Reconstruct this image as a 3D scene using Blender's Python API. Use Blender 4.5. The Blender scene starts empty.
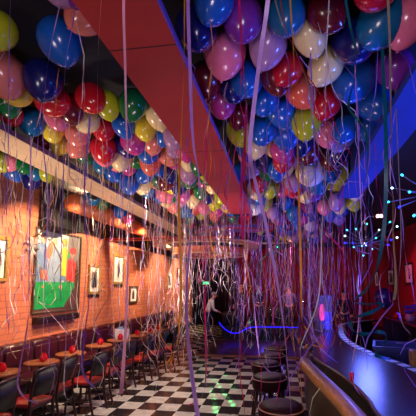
import bpy, bmesh, math, random
from mathutils import Vector, Matrix, Euler
random.seed(11)
sc = bpy.context.scene
COL = sc.collection
PI = math.pi
# ------------------------------------------------------------------ camera
F, PX, PY, H = 345.0, 236.0, 250.0, 1.9
YAW, PITCH = math.radians(8.0), math.radians(6.0)
cd = bpy.data.cameras.new('camera'); cam = bpy.data.objects.new('camera', cd); COL.objects.link(cam)
cd.sensor_width = 36; cd.lens = F/416*36; cd.shift_x = (208-PX)/416; cd.shift_y = (PY-208)/416
cd.clip_start = 0.05
cam.location = (0, 0, H); cam.rotation_euler = (PI/2+PITCH, 0, YAW)
sc.camera = cam
RM = Euler((PI/2+PITCH, 0, YAW)).to_matrix(); CP = Vector((0, 0, H))
def ray(px, py): return RM @ Vector(((px-PX)/F, -(py-PY)/F, -1.0))
def atz(px, py, z): d = ray(px, py); return CP + d*((z-H)/d.z)
def aty(px, py, y): d = ray(px, py); return CP + d*(y/d.y)
def atx(px, py, x): d = ray(px, py); return CP + d*(x/d.x)
def proj(p):
    v = RM.transposed() @ (Vector(p)-CP)
    return (PX + F*v.x/-v.z, PY - F*v.y/-v.z, -v.z)
def lerp(a, b, t): return a+(b-a)*t
def smooth(pts, n):
    """Catmull-Rom through pts, n samples per span"""
    pts = [Vector(p) for p in pts]; out = []
    for i in range(len(pts)-1):
        p0 = pts[max(i-1, 0)]; p1 = pts[i]; p2 = pts[i+1]; p3 = pts[min(i+2, len(pts)-1)]
        for k in range(n):
            t = k/n
            out.append(0.5*((2*p1)+(p2-p0)*t+(2*p0-5*p1+4*p2-p3)*t*t+(3*p1-p0-3*p2+p3)*t**3))
    out.append(pts[-1]); return out

# ------------------------------------------------------------------ materials
def s2l(c): return tuple(((x/12.92) if x <= .04045 else ((x+.055)/1.055)**2.4) for x in c)
def mat(name, rgb, rough=.5, metal=0, emit=None, es=0, var=.12, scale=9, coat=0, trans=0, alpha=1, bump=0):
    m = bpy.data.materials.new(name); m.use_nodes = True
    nt = m.node_tree; b = nt.nodes['Principled BSDF']
    c = s2l(rgb)
    b.inputs['Roughness'].default_value = rough; b.inputs['Metallic'].default_value = metal
    b.inputs['Coat Weight'].default_value = coat; b.inputs['Transmission Weight'].default_value = trans
    tc = nt.nodes.new('ShaderNodeTexCoord'); nz = nt.nodes.new('ShaderNodeTexNoise')
    nz.inputs['Scale'].default_value = scale; nz.inputs['Detail'].default_value = 3
    nt.links.new(tc.outputs['Object'], nz.inputs['Vector'])
    rp = nt.nodes.new('ShaderNodeValToRGB')
    rp.color_ramp.elements[0].color = (*[x*(1-var) for x in c], 1); rp.color_ramp.elements[1].color = (*[min(1, x*(1+var)) for x in c], 1)
    rp.color_ramp.elements[0].position = .3; rp.color_ramp.elements[1].position = .7
    nt.links.new(nz.outputs['Fac'], rp.inputs['Fac']); nt.links.new(rp.outputs['Color'], b.inputs['Base Color'])
    if emit: b.inputs['Emission Color'].default_value = (*s2l(emit), 1); b.inputs['Emission Strength'].default_value = es
    if bump:
        bp = nt.nodes.new('ShaderNodeBump'); bp.inputs['Strength'].default_value = bump; bp.inputs['Distance'].default_value = .01
        nt.links.new(nz.outputs['Fac'], bp.inputs['Height']); nt.links.new(bp.outputs['Normal'], b.inputs['Normal'])
    return m
def wood_mat(name, c1, c2, rough=.35, scale=6, axis=(1, 8, 8), coat=0):
    m = mat(name, c1, rough, coat=coat); nt = m.node_tree
    rp = [n for n in nt.nodes if n.type == 'VALTORGB'][0]; nz = [n for n in nt.nodes if n.type == 'TEX_NOISE'][0]
    tc = [n for n in nt.nodes if n.type == 'TEX_COORD'][0]
    mp = nt.nodes.new('ShaderNodeMapping'); mp.inputs['Scale'].default_value = axis
    nt.links.new(tc.outputs['Object'], mp.inputs['Vector']); nt.links.new(mp.outputs['Vector'], nz.inputs['Vector'])
    nz.inputs['Scale'].default_value = scale
    rp.color_ramp.elements[0].color = (*s2l(c1), 1); rp.color_ramp.elements[1].color = (*s2l(c2), 1)
    return m
def brick_mat():
    m = mat('painted_brick', (.80, .40, .22), .5); nt = m.node_tree; b = nt.nodes['Principled BSDF']
    tc = [n for n in nt.nodes if n.type == 'TEX_COORD'][0]
    sx = nt.nodes.new('ShaderNodeSeparateXYZ'); cx = nt.nodes.new('ShaderNodeCombineXYZ')
    nt.links.new(tc.outputs['Object'], sx.inputs[0]); nt.links.new(sx.outputs['Y'], cx.inputs['X']); nt.links.new(sx.outputs['Z'], cx.inputs['Y'])
    br = nt.nodes.new('ShaderNodeTexBrick'); nt.links.new(cx.outputs[0], br.inputs['Vector'])
    br.inputs['Color1'].default_value = (*s2l((.80, .48, .34)), 1); br.inputs['Color2'].default_value = (*s2l((.75, .42, .29)), 1)
    br.inputs['Mortar'].default_value = (*s2l((.64, .35, .24)), 1)
    br.inputs['Scale'].default_value = 1; br.inputs['Brick Width'].default_value = .30; br.inputs['Row Height'].default_value = .11
    br.inputs['Mortar Size'].default_value = .009; br.inputs['Mortar Smooth'].default_value = .2
    nt.links.new(br.outputs['Color'], b.inputs['Base Color'])
    bp = nt.nodes.new('ShaderNodeBump'); bp.inputs['Strength'].default_value = .4; bp.inputs['Distance'].default_value = .008; bp.invert = True
    nt.links.new(br.outputs['Fac'], bp.inputs['Height']); nt.links.new(bp.outputs['Normal'], b.inputs['Normal'])
    return m
TILE = .32
def checker_mat():
    m = mat('checker_tiles', (.8, .78, .75), .22); nt = m.node_tree; b = nt.nodes['Principled BSDF']
    tc = [n for n in nt.nodes if n.type == 'TEX_COORD'][0]; rp = [n for n in nt.nodes if n.type == 'VALTORGB'][0]
    mp = nt.nodes.new('ShaderNodeMapping'); mp.inputs['Location'].default_value = (.07, .12, .013)
    nt.links.new(tc.outputs['Object'], mp.inputs['Vector'])
    ck = nt.nodes.new('ShaderNodeTexChecker'); ck.inputs['Scale'].default_value = 1/TILE
    nt.links.new(mp.outputs['Vector'], ck.inputs['Vector'])
    ck.inputs['Color2'].default_value = (*s2l((.13, .125, .13)), 1)
    rp.color_ramp.elements[0].color = (*s2l((.60, .58, .54)), 1); rp.color_ramp.elements[1].color = (*s2l((.72, .70, .66)), 1)
    nt.links.new(rp.outputs['Color'], ck.inputs['Color1']); nt.links.new(ck.outputs['Color'], b.inputs['Base Color'])
    return m
M = dict(
    brick=brick_mat(), checker=checker_mat(),
    maroon=mat('maroon_paint', (.26, .05, .07), .6), navy=mat('navy_ceiling', (.055, .05, .10), .8),
    redpaint=mat('red_paint', (.62, .13, .14), .45, scale=3), purple=mat('purple_edge', (.34, .22, .50), .35),
    ledge=mat('blue_edge', (.25, .2, .6), .4, emit=(.3, .2, .9), es=.12),
    beige=wood_mat('beige_board', (.72, .60, .48), (.78, .66, .54), .55, 3, (6, 1, 1)),
    trimp=mat('violet_trim', (.30, .22, .36), .4), bluepaint=mat('blue_paint', (.06, .20, .60), .85, scale=3),
    terracotta=mat('terracotta_paint', (.72, .36, .20), .45), rightwall=mat('crimson_wall', (.55, .06, .16), .6),
    darkwall=mat('dark_plum_wall', (.13, .06, .13), .7), black=mat('black_paint', (.03, .03, .035), .5),
    curtain=mat('burgundy_velvet', (.45, .07, .12), .75), vinyl=mat('oxblood_vinyl', (.22, .05, .09), .3, coat=.2, scale=4),
    redvinyl=mat('red_vinyl', (.62, .09, .13), .35, coat=.3), darkwood=wood_mat('dark_stained_wood', (.15, .06, .06), (.22, .09, .08), .3, 5, (6, 6, 1)),
    blackwood=wood_mat('black_lacquered_wood', (.055, .035, .04), (.09, .05, .055), .42, 5, (6, 6, 1)),
    tablewood=wood_mat('brown_table_top', (.50, .28, .16), (.62, .36, .20), .35, 4, (8, 1, 1)),
    iron=mat('black_iron', (.04, .04, .045), .4, .6), chrome=mat('chrome', (.8, .8, .82), .15, 1),
    brass=mat('tarnished_brass', (.62, .50, .30), .3, 1), stoolvinyl=mat('plum_vinyl', (.17, .05, .09), .5),
    piping=mat('pale_piping', (.75, .55, .5), .4), redglass=mat('red_glass', (.66, .04, .09), .12, emit=(.9, .03, .08), es=.10),
    wick=mat('candle_flame', (1, .6, .3), .5, emit=(1, .55, .25), es=6), goldframe=wood_mat('gold_frame', (.55, .42, .16), (.68, .54, .22), .35, 8, (3, 3, 3)),
    darkframe=wood_mat('dark_frame', (.24, .18, .13), (.32, .24, .17), .4, 8, (3, 3, 3)), white=mat('white_mat', (.90, .89, .86), .6),
    ink=mat('black_ink', (.12, .11, .11), .6), greyink=mat('grey_ink', (.45, .44, .43), .6), plaque=mat('dark_plaque', (.12, .05, .05), .4),
    dance=wood_mat('dance_floor_wood', (.24, .13, .12), (.32, .18, .15), .3, 3, (1, 6, 1), coat=.15),
    barwood=wood_mat('bar_top_wood', (.13, .06, .09), (.19, .09, .12), .27, 4, (6, 1, 1)),
    railwood=wood_mat('oak_rail', (.58, .38, .22), (.72, .50, .31), .45, 6, (8, 1, 8), coat=.1),
    panelwood=wood_mat('bar_panel', (.22, .18, .15), (.28, .22, .18), .4, 4, (8, 8, 1)),
    tilewhite=mat('white_tile', (.95, .95, .97), .4), binblue=mat('blue_plastic', (.10, .14, .50), .4),
    acrylic=mat('clear_acrylic', (.85, .82, .92), .08, trans=.85), pinkglow=mat('pink_lamp', (.9, .3, .6), .4, emit=(1, .25, .55), es=2.0),
    blueglow=mat('blue_lamp', (.2, .2, .9), .4, emit=(.15, .15, 1), es=3.5), cyanled=mat('cyan_led', (.6, 1, 1), .3, emit=(.18, .85, .95), es=4),
    blueled=mat('blue_led', (.2, .2, 1), .3, emit=(.08, .12, 1), es=7), whiteled=mat('white_led', (1, 1, 1), .3, emit=(.8, 1, 1), es=6),
    warmled=mat('warm_lamp', (1, .8, .6), .4, emit=(1, .62, .28), es=9), pinkled=mat('pink_white_led', (1, .8, .8), .4, emit=(1, .62, .6), es=4),
    ropeblue=mat('blue_rope_light', (.1, .1, 1), .4, emit=(.09, .07, 1), es=2.6), greenled=mat('green_led', (.1, .8, .5), .4, emit=(.1, 1, .6), es=2.5),
    grey=mat('grey_metal', (.5, .48, .46), .4, .5), bagwhite=mat('white_paper', (.86, .82, .84), .7), bagblue=mat('pale_blue_paper', (.45, .62, .78), .7),
    bagpink=mat('pink_print', (.85, .45, .55), .7), skin=mat('skin', (.78, .55, .45), .5), jeans=mat('denim', (.18, .24, .34), .8),
    shirtw=mat('white_shirt', (.82, .80, .78), .8), shirtp=mat('pink_shirt', (.36, .34, .50), .8), blackcloth=mat('black_cloth', (.05, .05, .06), .8),
    shirtg=mat('charcoal_shirt', (.16, .14, .17), .8), hairg=mat('grey_hair', (.52, .48, .46), .7), hairb=mat('dark_hair', (.09, .06, .05), .6),
    eye=mat('eye', (.06, .04, .04), .2), lips=mat('lips', (.6, .3, .28), .5), glass=mat('drinking_glass', (.8, .75, .95), .06, trans=.7),
    bowgrey=mat('pale_grey_ribbon', (.66, .62, .60), .7), armgrey=mat('satin_steel', (.40, .40, .46), .45, .3), speakerblack=mat('speaker_black', (.015, .015, .017), .85),
)

M['stoolvinyl'].node_tree.nodes['Principled BSDF'].inputs['Specular IOR Level'].default_value = .15
# ------------------------------------------------------------------ mesh helpers
class MB:
    def __init__(s): s.v = []; s.f = []; s.m = []; s.sm = []; s.mats = []
    def mi(s, m):
        m = M[m] if isinstance(m, str) else m
        if m not in s.mats: s.mats.append(m)
        return s.mats.index(m)
    def add(s, vs, fs, m, smooth=False, xf=None):
        o = len(s.v); i = s.mi(m)
        for p in vs: s.v.append(tuple(xf @ Vector(p)) if xf else tuple(p))
        for f in fs: s.f.append([o+k for k in f]); s.m.append(i); s.sm.append(smooth)
        return s
    def box(s, a, b, m, xf=None):
        (x0, y0, z0), (x1, y1, z1) = a, b
        x0, x1 = min(x0, x1), max(x0, x1); y0, y1 = min(y0, y1), max(y0, y1); z0, z1 = min(z0, z1), max(z0, z1)
        vs = [(x, y, z) for z in (z0, z1) for y in (y0, y1) for x in (x0, x1)]
        return s.add(vs, [(0, 2, 3, 1), (4, 5, 7, 6), (0, 1, 5, 4), (2, 6, 7, 3), (0, 4, 6, 2), (1, 3, 7, 5)], m, False, xf)
    def rbox(s, a, b, r, m, xf=None, seg=3):
        bm = bmesh.new(); bmesh.ops.create_cube(bm, size=1)
        c = [(a[i]+b[i])/2 for i in range(3)]; d = [abs(b[i]-a[i]) for i in range(3)]
        for v in bm.verts: v.co = Vector((c[0]+v.co.x*d[0], c[1]+v.co.y*d[1], c[2]+v.co.z*d[2]))
        bmesh.ops.bevel(bm, geom=bm.edges[:], offset=min(r, min(d)*.49), segments=seg, profile=.5, affect='EDGES')
        bm.verts.index_update()
        s.add([v.co.copy() for v in bm.verts], [[v.index for v in f.verts] for f in bm.faces], m, True, xf); bm.free(); return s
    def lathe(s, prof, m, n=20, xf=None, smooth=True, cap=True):
        vs = []; fs = []
        for r, z in prof:
            for k in range(n): a = 2*PI*k/n; vs.append((r*math.cos(a), r*math.sin(a), z))
        for i in range(len(prof)-1):
            for k in range(n): k2 = (k+1) % n; fs.append((i*n+k, i*n+k2, (i+1)*n+k2, (i+1)*n+k))
        if cap:
            fs.append(list(range(n))[::-1]); fs.append([(len(prof)-1)*n+k for k in range(n)])
        return s.add(vs, fs, m, smooth, xf)
    def tube(s, path, r, m, n=8, closed=False, xf=None):
        path = [Vector(p) for p in path]; N = len(path); vs = []; fs = []
        up = Vector((0, 0, 1)); prev = None
        for i, p in enumerate(path):
            if closed: t = path[(i+1) % N]-path[i-1]
            else: t = path[min(i+1, N-1)]-path[max(i-1, 0)]
            t.normalize()
            u = (prev - t*prev.dot(t)) if prev else (up.cross(t) if abs(t.z) < .95 else Vector((1, 0, 0)).cross(t))
            if u.length < 1e-5: u = Vector((1, 0, 0)).cross(t)
            u.normalize(); w = t.cross(u); prev = u
            rr = r[i] if isinstance(r, (list, tuple)) else r
            for k in range(n): a = 2*PI*k/n; vs.append(p+u*(rr*math.cos(a))+w*(rr*math.sin(a)))
        for i in range(N if closed else N-1):
            j = (i+1) % N
            for k in range(n): k2 = (k+1) % n; fs.append((i*n+k, i*n+k2, j*n+k2, j*n+k))
        if not closed: fs.append(list(range(n))[::-1]); fs.append([(N-1)*n+k for k in range(n)])
        return s.add(vs, fs, m, True, xf)
    def ribbon(s, path, w, m, tw=3.0, ph=0.0):
        path = [Vector(p) for p in path]; N = len(path); vs = []; fs = []
        for i, p in enumerate(path):
            t = (path[min(i+1, N-1)]-path[max(i-1, 0)]).normalized()
            u = Vector((1, .3, 0)).cross(t)
            if u.length < .05: u = Vector((0, 0, 1)).cross(t)
            u.normalize(); v = t.cross(u)
            a = ph+tw*i/N*2*PI
            d = u*math.cos(a)+v*math.sin(a)
            vs += [p-d*w/2, p+d*w/2]
        for i in range(N-1): fs.append((2*i, 2*i+1, 2*i+3, 2*i+2))
        return s.add(vs, fs, m, True)
    def poly(s, pts, m): return s.add(pts, [list(range(len(pts)))], m)
    def loft(s, secs, m, smooth=True, closed=True, cap=True):
        n = len(secs[0]); vs = [p for q in secs for p in q]; fs = []
        for i in range(len(secs)-1):
            for k in range(n if closed else n-1): k2 = (k+1) % n; fs.append((i*n+k, i*n+k2, (i+1)*n+k2, (i+1)*n+k))
        if cap and closed: fs.append(list(range(n))[::-1]); fs.append([(len(secs)-1)*n+k for k in range(n)])
        return s.add(vs, fs, m, smooth)
    def mesh(s, name):
        me = bpy.data.meshes.new(name); me.from_pydata([tuple(v) for v in s.v], [], s.f)
        for m in s.mats: me.materials.append(m)
        me.polygons.foreach_set('material_index', s.m); me.polygons.foreach_set('use_smooth', s.sm)
        bm = bmesh.new(); bm.from_mesh(me); bmesh.ops.recalc_face_normals(bm, faces=bm.faces); bm.to_mesh(me); bm.free()
        me.update(); return me
    def build(s, name, parent=None, loc=None):
        o = bpy.data.objects.new(name, s.mesh(name)); COL.objects.link(o)
        if parent: o.parent = parent
        if loc: o.location = loc
        return o
def tag(o, label, cat, group=None):
    o['label'] = label; o['category'] = cat
    if group: o['group'] = group
    return o
def thing(name, label, cat, loc=(0, 0, 0), rz=0, group=None):
    o = bpy.data.objects.new(name, None); COL.objects.link(o); o.location = loc; o.rotation_euler = (0, 0, rz)
    o.empty_display_size = .1
    return tag(o, label, cat, group)
def struct(mb, name): o = mb.build(name); o['kind'] = 'structure'; return o
def dup(root, loc, rz=None, label=None):
    r = root.copy(); COL.objects.link(r); r.location = loc
    if rz is not None: r.rotation_euler = (0, 0, rz)
    if label: r['label'] = label
    for ch in list(root.children):
        c = ch.copy(); COL.objects.link(c); c.parent = r
        for g in list(ch.children): d = g.copy(); COL.objects.link(d); d.parent = c
    return r
def T(x, y, z): return Matrix.Translation((x, y, z))
def light(name, kind, loc, energy, color, target=None, size=.1, angle=60, blend=.5):
    l = bpy.data.lights.new(name, kind); l.energy = energy; l.color = color
    if kind == 'AREA': l.size = size
    else: l.shadow_soft_size = size
    if kind == 'SPOT': l.spot_size = math.radians(angle); l.spot_blend = blend
    o = bpy.data.objects.new(name, l); COL.objects.link(o); o.location = loc
    if target is not None: o.rotation_euler = (Vector(target)-Vector(loc)).to_track_quat('-Z', 'Y').to_euler()
    return o

# ------------------------------------------------------------------ setting
XL, XR, YB, YF, ZC = -4.6, 3.8, 17.0, -2.0, 3.75
struct(MB().box((XL-.1, YF-.1, -.12), (XR+.1, YB+.1, 0), 'checker'), 'floor')
struct(MB().box((XL-.1, YF-.1, ZC), (XR+.1, YB+.1, ZC+.1), 'navy'), 'ceiling')
wl = MB().box((XL-.12, YF, 0), (XL, YB, 3.1), 'brick').box((XL-.12, YF, 3.1), (XL, 6.0, ZC), 'brick').box((XL-.12, 6.0, 3.1), (XL, YB, ZC), 'maroon')
struct(wl, 'wall_left')
struct(MB().box((XR, YF, 0), (XR+.12, YB, ZC), 'rightwall'), 'wall_right')
struct(MB().box((XL-.12, YB, 0), (XR+.12, YB+.12, ZC), 'darkwall'), 'wall_back')
struct(MB().box((XL-.12, YF-.12, 0), (XR+.12, YF, ZC), 'darkwall'), 'wall_front')
struct(MB().box((XL, YF, 0), (XL+.02, YB, .12), 'black'), 'baseboard_left')
# thin dropped soffit boards with coloured edges
def board(name, x0, x1, y0, y1, z, th, m, em, edge_right=True):
    b = MB().box((x0, y0, z), (x1, y1, z+th), m)
    ex = x1 if edge_right else x0
    b.box((ex-.005, y0, z-.006), (ex+.005, y1, z+th+.004), em)
    n = int((y1-y0)/1.6)
    for k in range(1, n+1):
        yy = y0+(y1-y0)*k/(n+1); b.box((x0, yy-.004, z-.002), (x1, yy+.004, z+.001), 'trimp' if m != 'redpaint' else 'maroon')
    return struct(b, name)
def hang(b, x, y, z): return b.tube([(x, y, z), (x, y, ZC)], .012, 'iron', 6)
board('ceiling_beam_red', -.945, -.553, .2, 6.1, 3.20, .02, 'redpaint', 'ledge')
board('ceiling_beam_beige', -2.90, -2.49, -.5, 10.2, 3.30, .04, 'beige', 'trimp')
board('ceiling_beam_blue', .80, 1.10, .4, 5.2, 3.20, .05, 'bluepaint', 'bluepaint', False)
hb = MB()
for x in (-.75, -2.7, .95):
    for y in (1.0, 3.0, 5.0, 8.0): 
        if y < 5.1 or x < -2: hang(hb, x, y, 3.3)
struct(hb, 'ceiling_trim_hangers')
def ring(cx, cy, r0, r1, z0, z1, m, em, a0=0, a1=2*PI, n=48):
    b = MB(); vs = []; secs = []
    for k in range(n+1):
        a = lerp(a0, a1, k/n); c, s_ = math.cos(a), math.sin(a)
        secs.append([(cx+r0*c, cy+r0*s_, z0), (cx+r1*c, cy+r1*s_, z0), (cx+r1*c, cy+r1*s_, z1), (cx+r0*c, cy+r0*s_, z1)])
    b.loft(secs, m, smooth=False)
    b.tube([(cx+r1*math.cos(lerp(a0, a1, k/n)), cy+r1*math.sin(lerp(a0, a1, k/n)), z0) for k in range(n+1)], .018, em, 6)
    return b
rg = ring(-2.4, 10.5, 1.25, 1.65, 3.12, 3.2, 'beige', 'terracotta')
rg2 = ring(-2.5, 11.2, .75, 1.2, 2.92, 3.12, 'terracotta', 'beige')
for k in range(4): hang(rg, -2.4+1.45*math.cos(k*PI/2+.4), 10.5+1.45*math.sin(k*PI/2+.4), 3.15)
struct(rg, 'ceiling_soffit_ring'); struct(rg2, 'ceiling_soffit_inner')
struct(ring(-1.1, 8.6, .55, 1.15, 3.18, 3.26, 'purple', 'redpaint', PI*.55, PI*1.75), 'ceiling_soffit_purple')
struct(MB().box((-4.6, 8.3, 3.08), (-1.2, 8.55, 3.14), 'redpaint'), 'ceiling_beam_crossing')
# dance floor, stage
struct(MB().box((-2.45, 9.55, 0), (1.6, 12.35, .03), 'dance').box((-2.47, 9.53, 0), (1.6, 9.56, .035), 'railwood'), 'floor_dance')
st = thing('stage', 'low black stage platform at the far end of the dance floor', 'stage', (.3, 14.4, 0))
MB().box((-2.6, -2.0, .40), (3.1, 1.9, .46), 'black').build('deck', st)
MB().box((-2.55, -1.98, 0), (3.05, 1.88, .40), 'blackcloth').build('skirt', st)
def curtain(name, label, x0, x1, y, z0, z1, m, folds):
    b = MB(); n = folds*8; secs = []
    for k in range(n+1):
        t = k/n; x = lerp(x0, x1, t); d = .07*math.sin(t*folds*2*PI)+.02*math.sin(t*37)
        secs.append([(x, y+d, z0), (x, y+d*.8, (z0+z1)/2), (x, y+d*.55, z1), (x, y+d*.55+.02, z1), (x, y+d+.02, z0)])
    b.loft(secs, m)
    return tag(b.build(name), label, 'curtain')
curtain('stage_curtain', 'burgundy velvet curtain in deep folds behind the stage', -2.2, 3.75, 16.4, .47, 3.7, 'curtain', 26)
curtain('doorway_curtain', 'black curtain over the far exit past the brick wall', -4.5, -3.3, 16.85, .01, 3.2, 'blackcloth', 8)
curtain('side_curtain', 'grey-brown drape hanging just left of the stage curtain', -3.25, -2.3, 16.5, .01, 3.4, 'plaque', 6)
rp = smooth([(-2.35, 12.36, .62), (-2.25, 12.33, .5), (-2.05, 12.32, .33), (-1.8, 12.31, .25), (-1.55, 12.31, .30), (-1.35, 12.32, .42), (-1.1, 12.34, .47), (-.4, 12.35, .48), (.4, 12.35, .48), (1.2, 12.35, .48)], 6)
tag(MB().tube(rp, .012, 'ropeblue', 8).build('rope_light'), 'glowing blue rope light drooping along the stage front edge', 'light')
tag(MB().tube([(-1.8, 10.6, 3.22), (.7, 10.6, 3.22)], .03, 'grey', 8).tube([(-1.5, 10.6, 3.22), (-1.5, 10.6, ZC)], .015, 'grey').tube([(.5, 10.6, 3.22), (.5, 10.6, ZC)], .015, 'grey').build('lighting_bar'), 'pale metal lighting bar hung across the room before the stage', 'lighting bar')
lz = thing('laser_projector', 'small black laser projector clamped under the lighting bar, casting green streaks', 'projector', (-.2, 10.55, 3.08))
MB().rbox((-.14, -.09, -.06), (.14, .09, .06), .015, 'black').build('housing', lz); MB().lathe([(.02, 0), (.02, .012)], 'greenled', 10, Matrix.Translation((0, -.09, 0)) @ Matrix.Rotation(PI/2, 4, 'X')).build('lens', lz)
MB().tube([(0, 0, .06), (0, .05, .15)], .012, 'iron', 6).build('clamp', lz)
tag(MB().rbox((-.14, 0, -.06), (.14, .05, .06), .01, 'greenled').build('exit_light', loc=aty(206, 283, 16.76)), 'small green glowing sign over the dark far doorway', 'sign')

# ------------------------------------------------------------------ left wall: duct, loudspeaker, floodlight, pictures
dq = thing('ventilation_duct', 'round terracotta duct with capped end running high along the brick wall', 'duct', (-3.85, 5.75, 3.43))
b = MB(); Rx = Matrix.Rotation(-PI/2, 4, 'X')
b.lathe([(.165, 0), (.165, 6.5)], 'terracotta', 28, Rx)
b.build('pipe', dq)
for y in (1.2, 2.6, 4.0, 5.4): MB().lathe([(.165, y-.02), (.178, y-.015), (.178, y+.015), (.165, y+.02)], 'terracotta', 28, Rx, cap=False).build('collar', dq)
MB().lathe([(.0, -.05), (.10, -.045), (.15, -.02), (.172, 0), (.172, .03)], 'terracotta', 28, Rx, cap=False).build('end_cap', dq)
for y in (.9, 3.3, 5.7): MB().tube([(0, y, .16), (0, y, ZC-3.43)], .01, 'iron', 6).build('hanger', dq)
sp = thing('loudspeaker', 'black loudspeaker hung high on the brick wall above the big poster', 'loudspeaker', (-4.59, 6.25, 3.0))
MB().rbox((.02, -.42, 0), (.42, .42, .72), .03, 'speakerblack').build('cabinet', sp)
MB().rbox((.42, -.38, .05), (.435, .38, .67), .005, 'speakerblack').build('grille', sp)
for y in (-.2, .2): MB().tube([(.2, y, .7), (.2, y, ZC-3.0)], .012, 'iron', 6).build('bracket', sp)
pf = aty(83, 206, 6.5)
fl = thing('floodlight', 'square glowing amber floodlight with dark frame below the terracotta duct', 'lamp', pf, math.radians(15))
MB().rbox((-.15, .0, -.15), (.15, .10, .15), .015, 'terracotta').build('housing', fl)
MB().box((-.12, -.012, -.12), (.12, .002, .12), 'warmled').build('lens', fl)
MB().box((-.15, -.05, .13), (.15, 0, .15), 'railwood').box((-.15, -.05, -.15), (.15, 0, -.13), 'railwood').box((-.15, -.05, -.15), (-.13, 0, .15), 'railwood').box((.13, -.05, -.15), (.15, 0, .15), 'railwood').build('hood', fl)
MB().tube([(0, .05, .15), (0, .05, ZC-pf.z)], .012, 'iron', 6).build('yoke', fl)

def picture(label, x, y0, y1, z0, z1, fm, fw, side, art, group=None):
    """art(mb, u, v) adds shapes on the canvas; u,v map 0..1 to the wall plane"""
    sgn = 1 if side == 'left' else -1
    t = thing('framed_picture', label, 'picture', (x, (y0+y1)/2, z0), group=group)
    w, h = y1-y0, z1-z0
    fr = MB(); d = sgn*.04
    for a, b_ in (((0, -w/2, 0), (d, w/2, fw)), ((0, -w/2, h-fw), (d, w/2, h)), ((0, -w/2, fw), (d, -w/2+fw, h-fw)), ((0, w/2-fw, fw), (d, w/2, h-fw))): fr.rbox(a, b_, .008, fm)
    fr.build('frame', t)
    iw, ih = w-2*fw, h-2*fw
    c = MB()
    def q(u, v, l): return (sgn*(.012+.0012*l), (-iw/2+u*iw) if side == 'left' else (iw/2-u*iw), fw+v*ih)
    def pl(pts, m, l=1): c.poly([q(u, v, l) for u, v in pts], m)
    c.box((0, -iw/2, fw), (sgn*.011, iw/2, h-fw), 'white')
    art(pl); c.build('canvas', t)
    return t
def el(cu, cv, ru, rv, n=18, rot=0): return [(cu+ru*math.cos(2*PI*k/n)*math.cos(rot)-rv*math.sin(2*PI*k/n)*math.sin(rot), cv+ru*math.cos(2*PI*k/n)*math.sin(rot)+rv*math.sin(2*PI*k/n)*math.cos(rot)) for k in range(n)]
A = lambda n, c: mat(n, c, .45, var=.25, scale=6)
aSky = A('art_sky', (.70, .76, .74)); aBlue = A('art_blue', (.36, .47, .60)); aBlue2 = A('art_steel', (.48, .56, .64)); aGreen = A('art_green', (.05, .55, .26)); aYel = A('art_yellow', (.85, .70, .20))
aRed = A('art_red', (.80, .20, .16)); aOr = A('art_orange', (.80, .38, .20)); aBr = A('art_brown', (.30, .20, .17)); aSk = A('art_flesh', (.76, .55, .42)); aDk = A('art_dark', (.16, .17, .18)); aGr = A('art_grey', (.42, .42, .40))
def big_art(pl):
    pl([(0, 0), (1, 0), (1, 1), (0, 1)], aSky, 1)
    pl([(.62, .34), (1, .34), (1, 1), (.70, 1)], aGr, 2)
    pl([(0, .0), (1, .0), (1, .12), (0, .10)], aBr, 2)
    pl([(.02, .36), (.20, .36), (.26, .75), (.14, .86), (.02, .84)], aBlue, 3); pl(el(.14, .89, .07, .05), aSk, 4); pl(el(.14, .93, .075, .035), aBr, 5)
    pl([(.25, .36), (.48, .28), (.56, .42), (.50, .76), (.38, .84), (.27, .74)], aBlue2, 4); pl([(.44, .30), (.52, .24), (.58, .28), (.55, .44)], aBlue, 5)
    pl(el(.27, .76, .06, .12, rot=-.4), aOr, 6); pl(el(.37, .88, .06, .05), aSk, 6)
    pl([(.55, .40), (.66, .40), (.68, .80), (.60, .86), (.54, .80)], aYel, 4); pl(el(.61, .88, .06, .05), aSk, 5); pl(el(.60, .91, .07, .035), aYel, 6)
    pl([(.68, .40), (.88, .36), (.90, .62), (.82, .70), (.70, .66)], aRed, 5); pl(el(.80, .77, .06, .06), aSk, 6); pl(el(.82, .80, .08, .05), aRed, 7)
    pl([(.88, .30), (1, .30), (1, .72), (.90, .66)], aBr, 6); pl(el(.70, .73, .03, .04), aGreen, 7)
    pl([(.0, .03), (.92, .03), (.88, .36), (.0, .36)], aGreen, 8)
    pl([(.62, .02), (.90, .30), (.94, .36), (1.0, .36), (1, .02)], aBr, 9)
    pl([(.10, .40), (.26, .38), (.22, .50), (.10, .52)], aOr, 9); pl([(.5, .39), (.64, .38), (.66, .44), (.54, .45)], aBlue, 9)
    for u, v in ((.1, .17), (.15, .30), (.34, .24)): pl(el(u, v, .02, .015), aOr if u == .15 else aDk, 10)
    pl([(.50, .30), (.56, .24), (.59, .30), (.54, .35)], aSk, 10)
def small_art(shape):
    def f(pl):
        pl([(.12, .1), (.88, .1), (.88, .9), (.12, .9)], 'white', 1)
        if shape == 0: pl([(.2, .16), (.8, .16), (.8, .82), (.2, .82)], 'greyink', 2); pl([(.3, .16), (.75, .16), (.62, .62), (.38, .60)], 'ink', 3); pl(el(.5, .7, .13, .09), 'ink', 4)
        elif shape == 1: pl([(.42, .2), (.62, .18), (.60, .62), (.44, .6)], 'ink', 2); pl(el(.52, .7, .09, .1), 'greyink', 3); pl([(.56, .55), (.74, .3), (.78, .34), (.6, .62)], 'greyink', 3)
        else: pl([(.3, .15), (.7, .15), (.66, .75), (.34, .72)], aBr, 2); pl(el(.5, .76, .14, .1), 'greyink', 3)
    return f
def lw(px, py): return atx(px, py, XL+.01)
p = lw(36, 226); q = lw(78, 310)
picture('large colourful poster of painted figures round a green games table on brick wall', XL, p.y, q.y, 1.38, 3.02, 'darkframe', .045, 'left', big_art)
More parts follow.
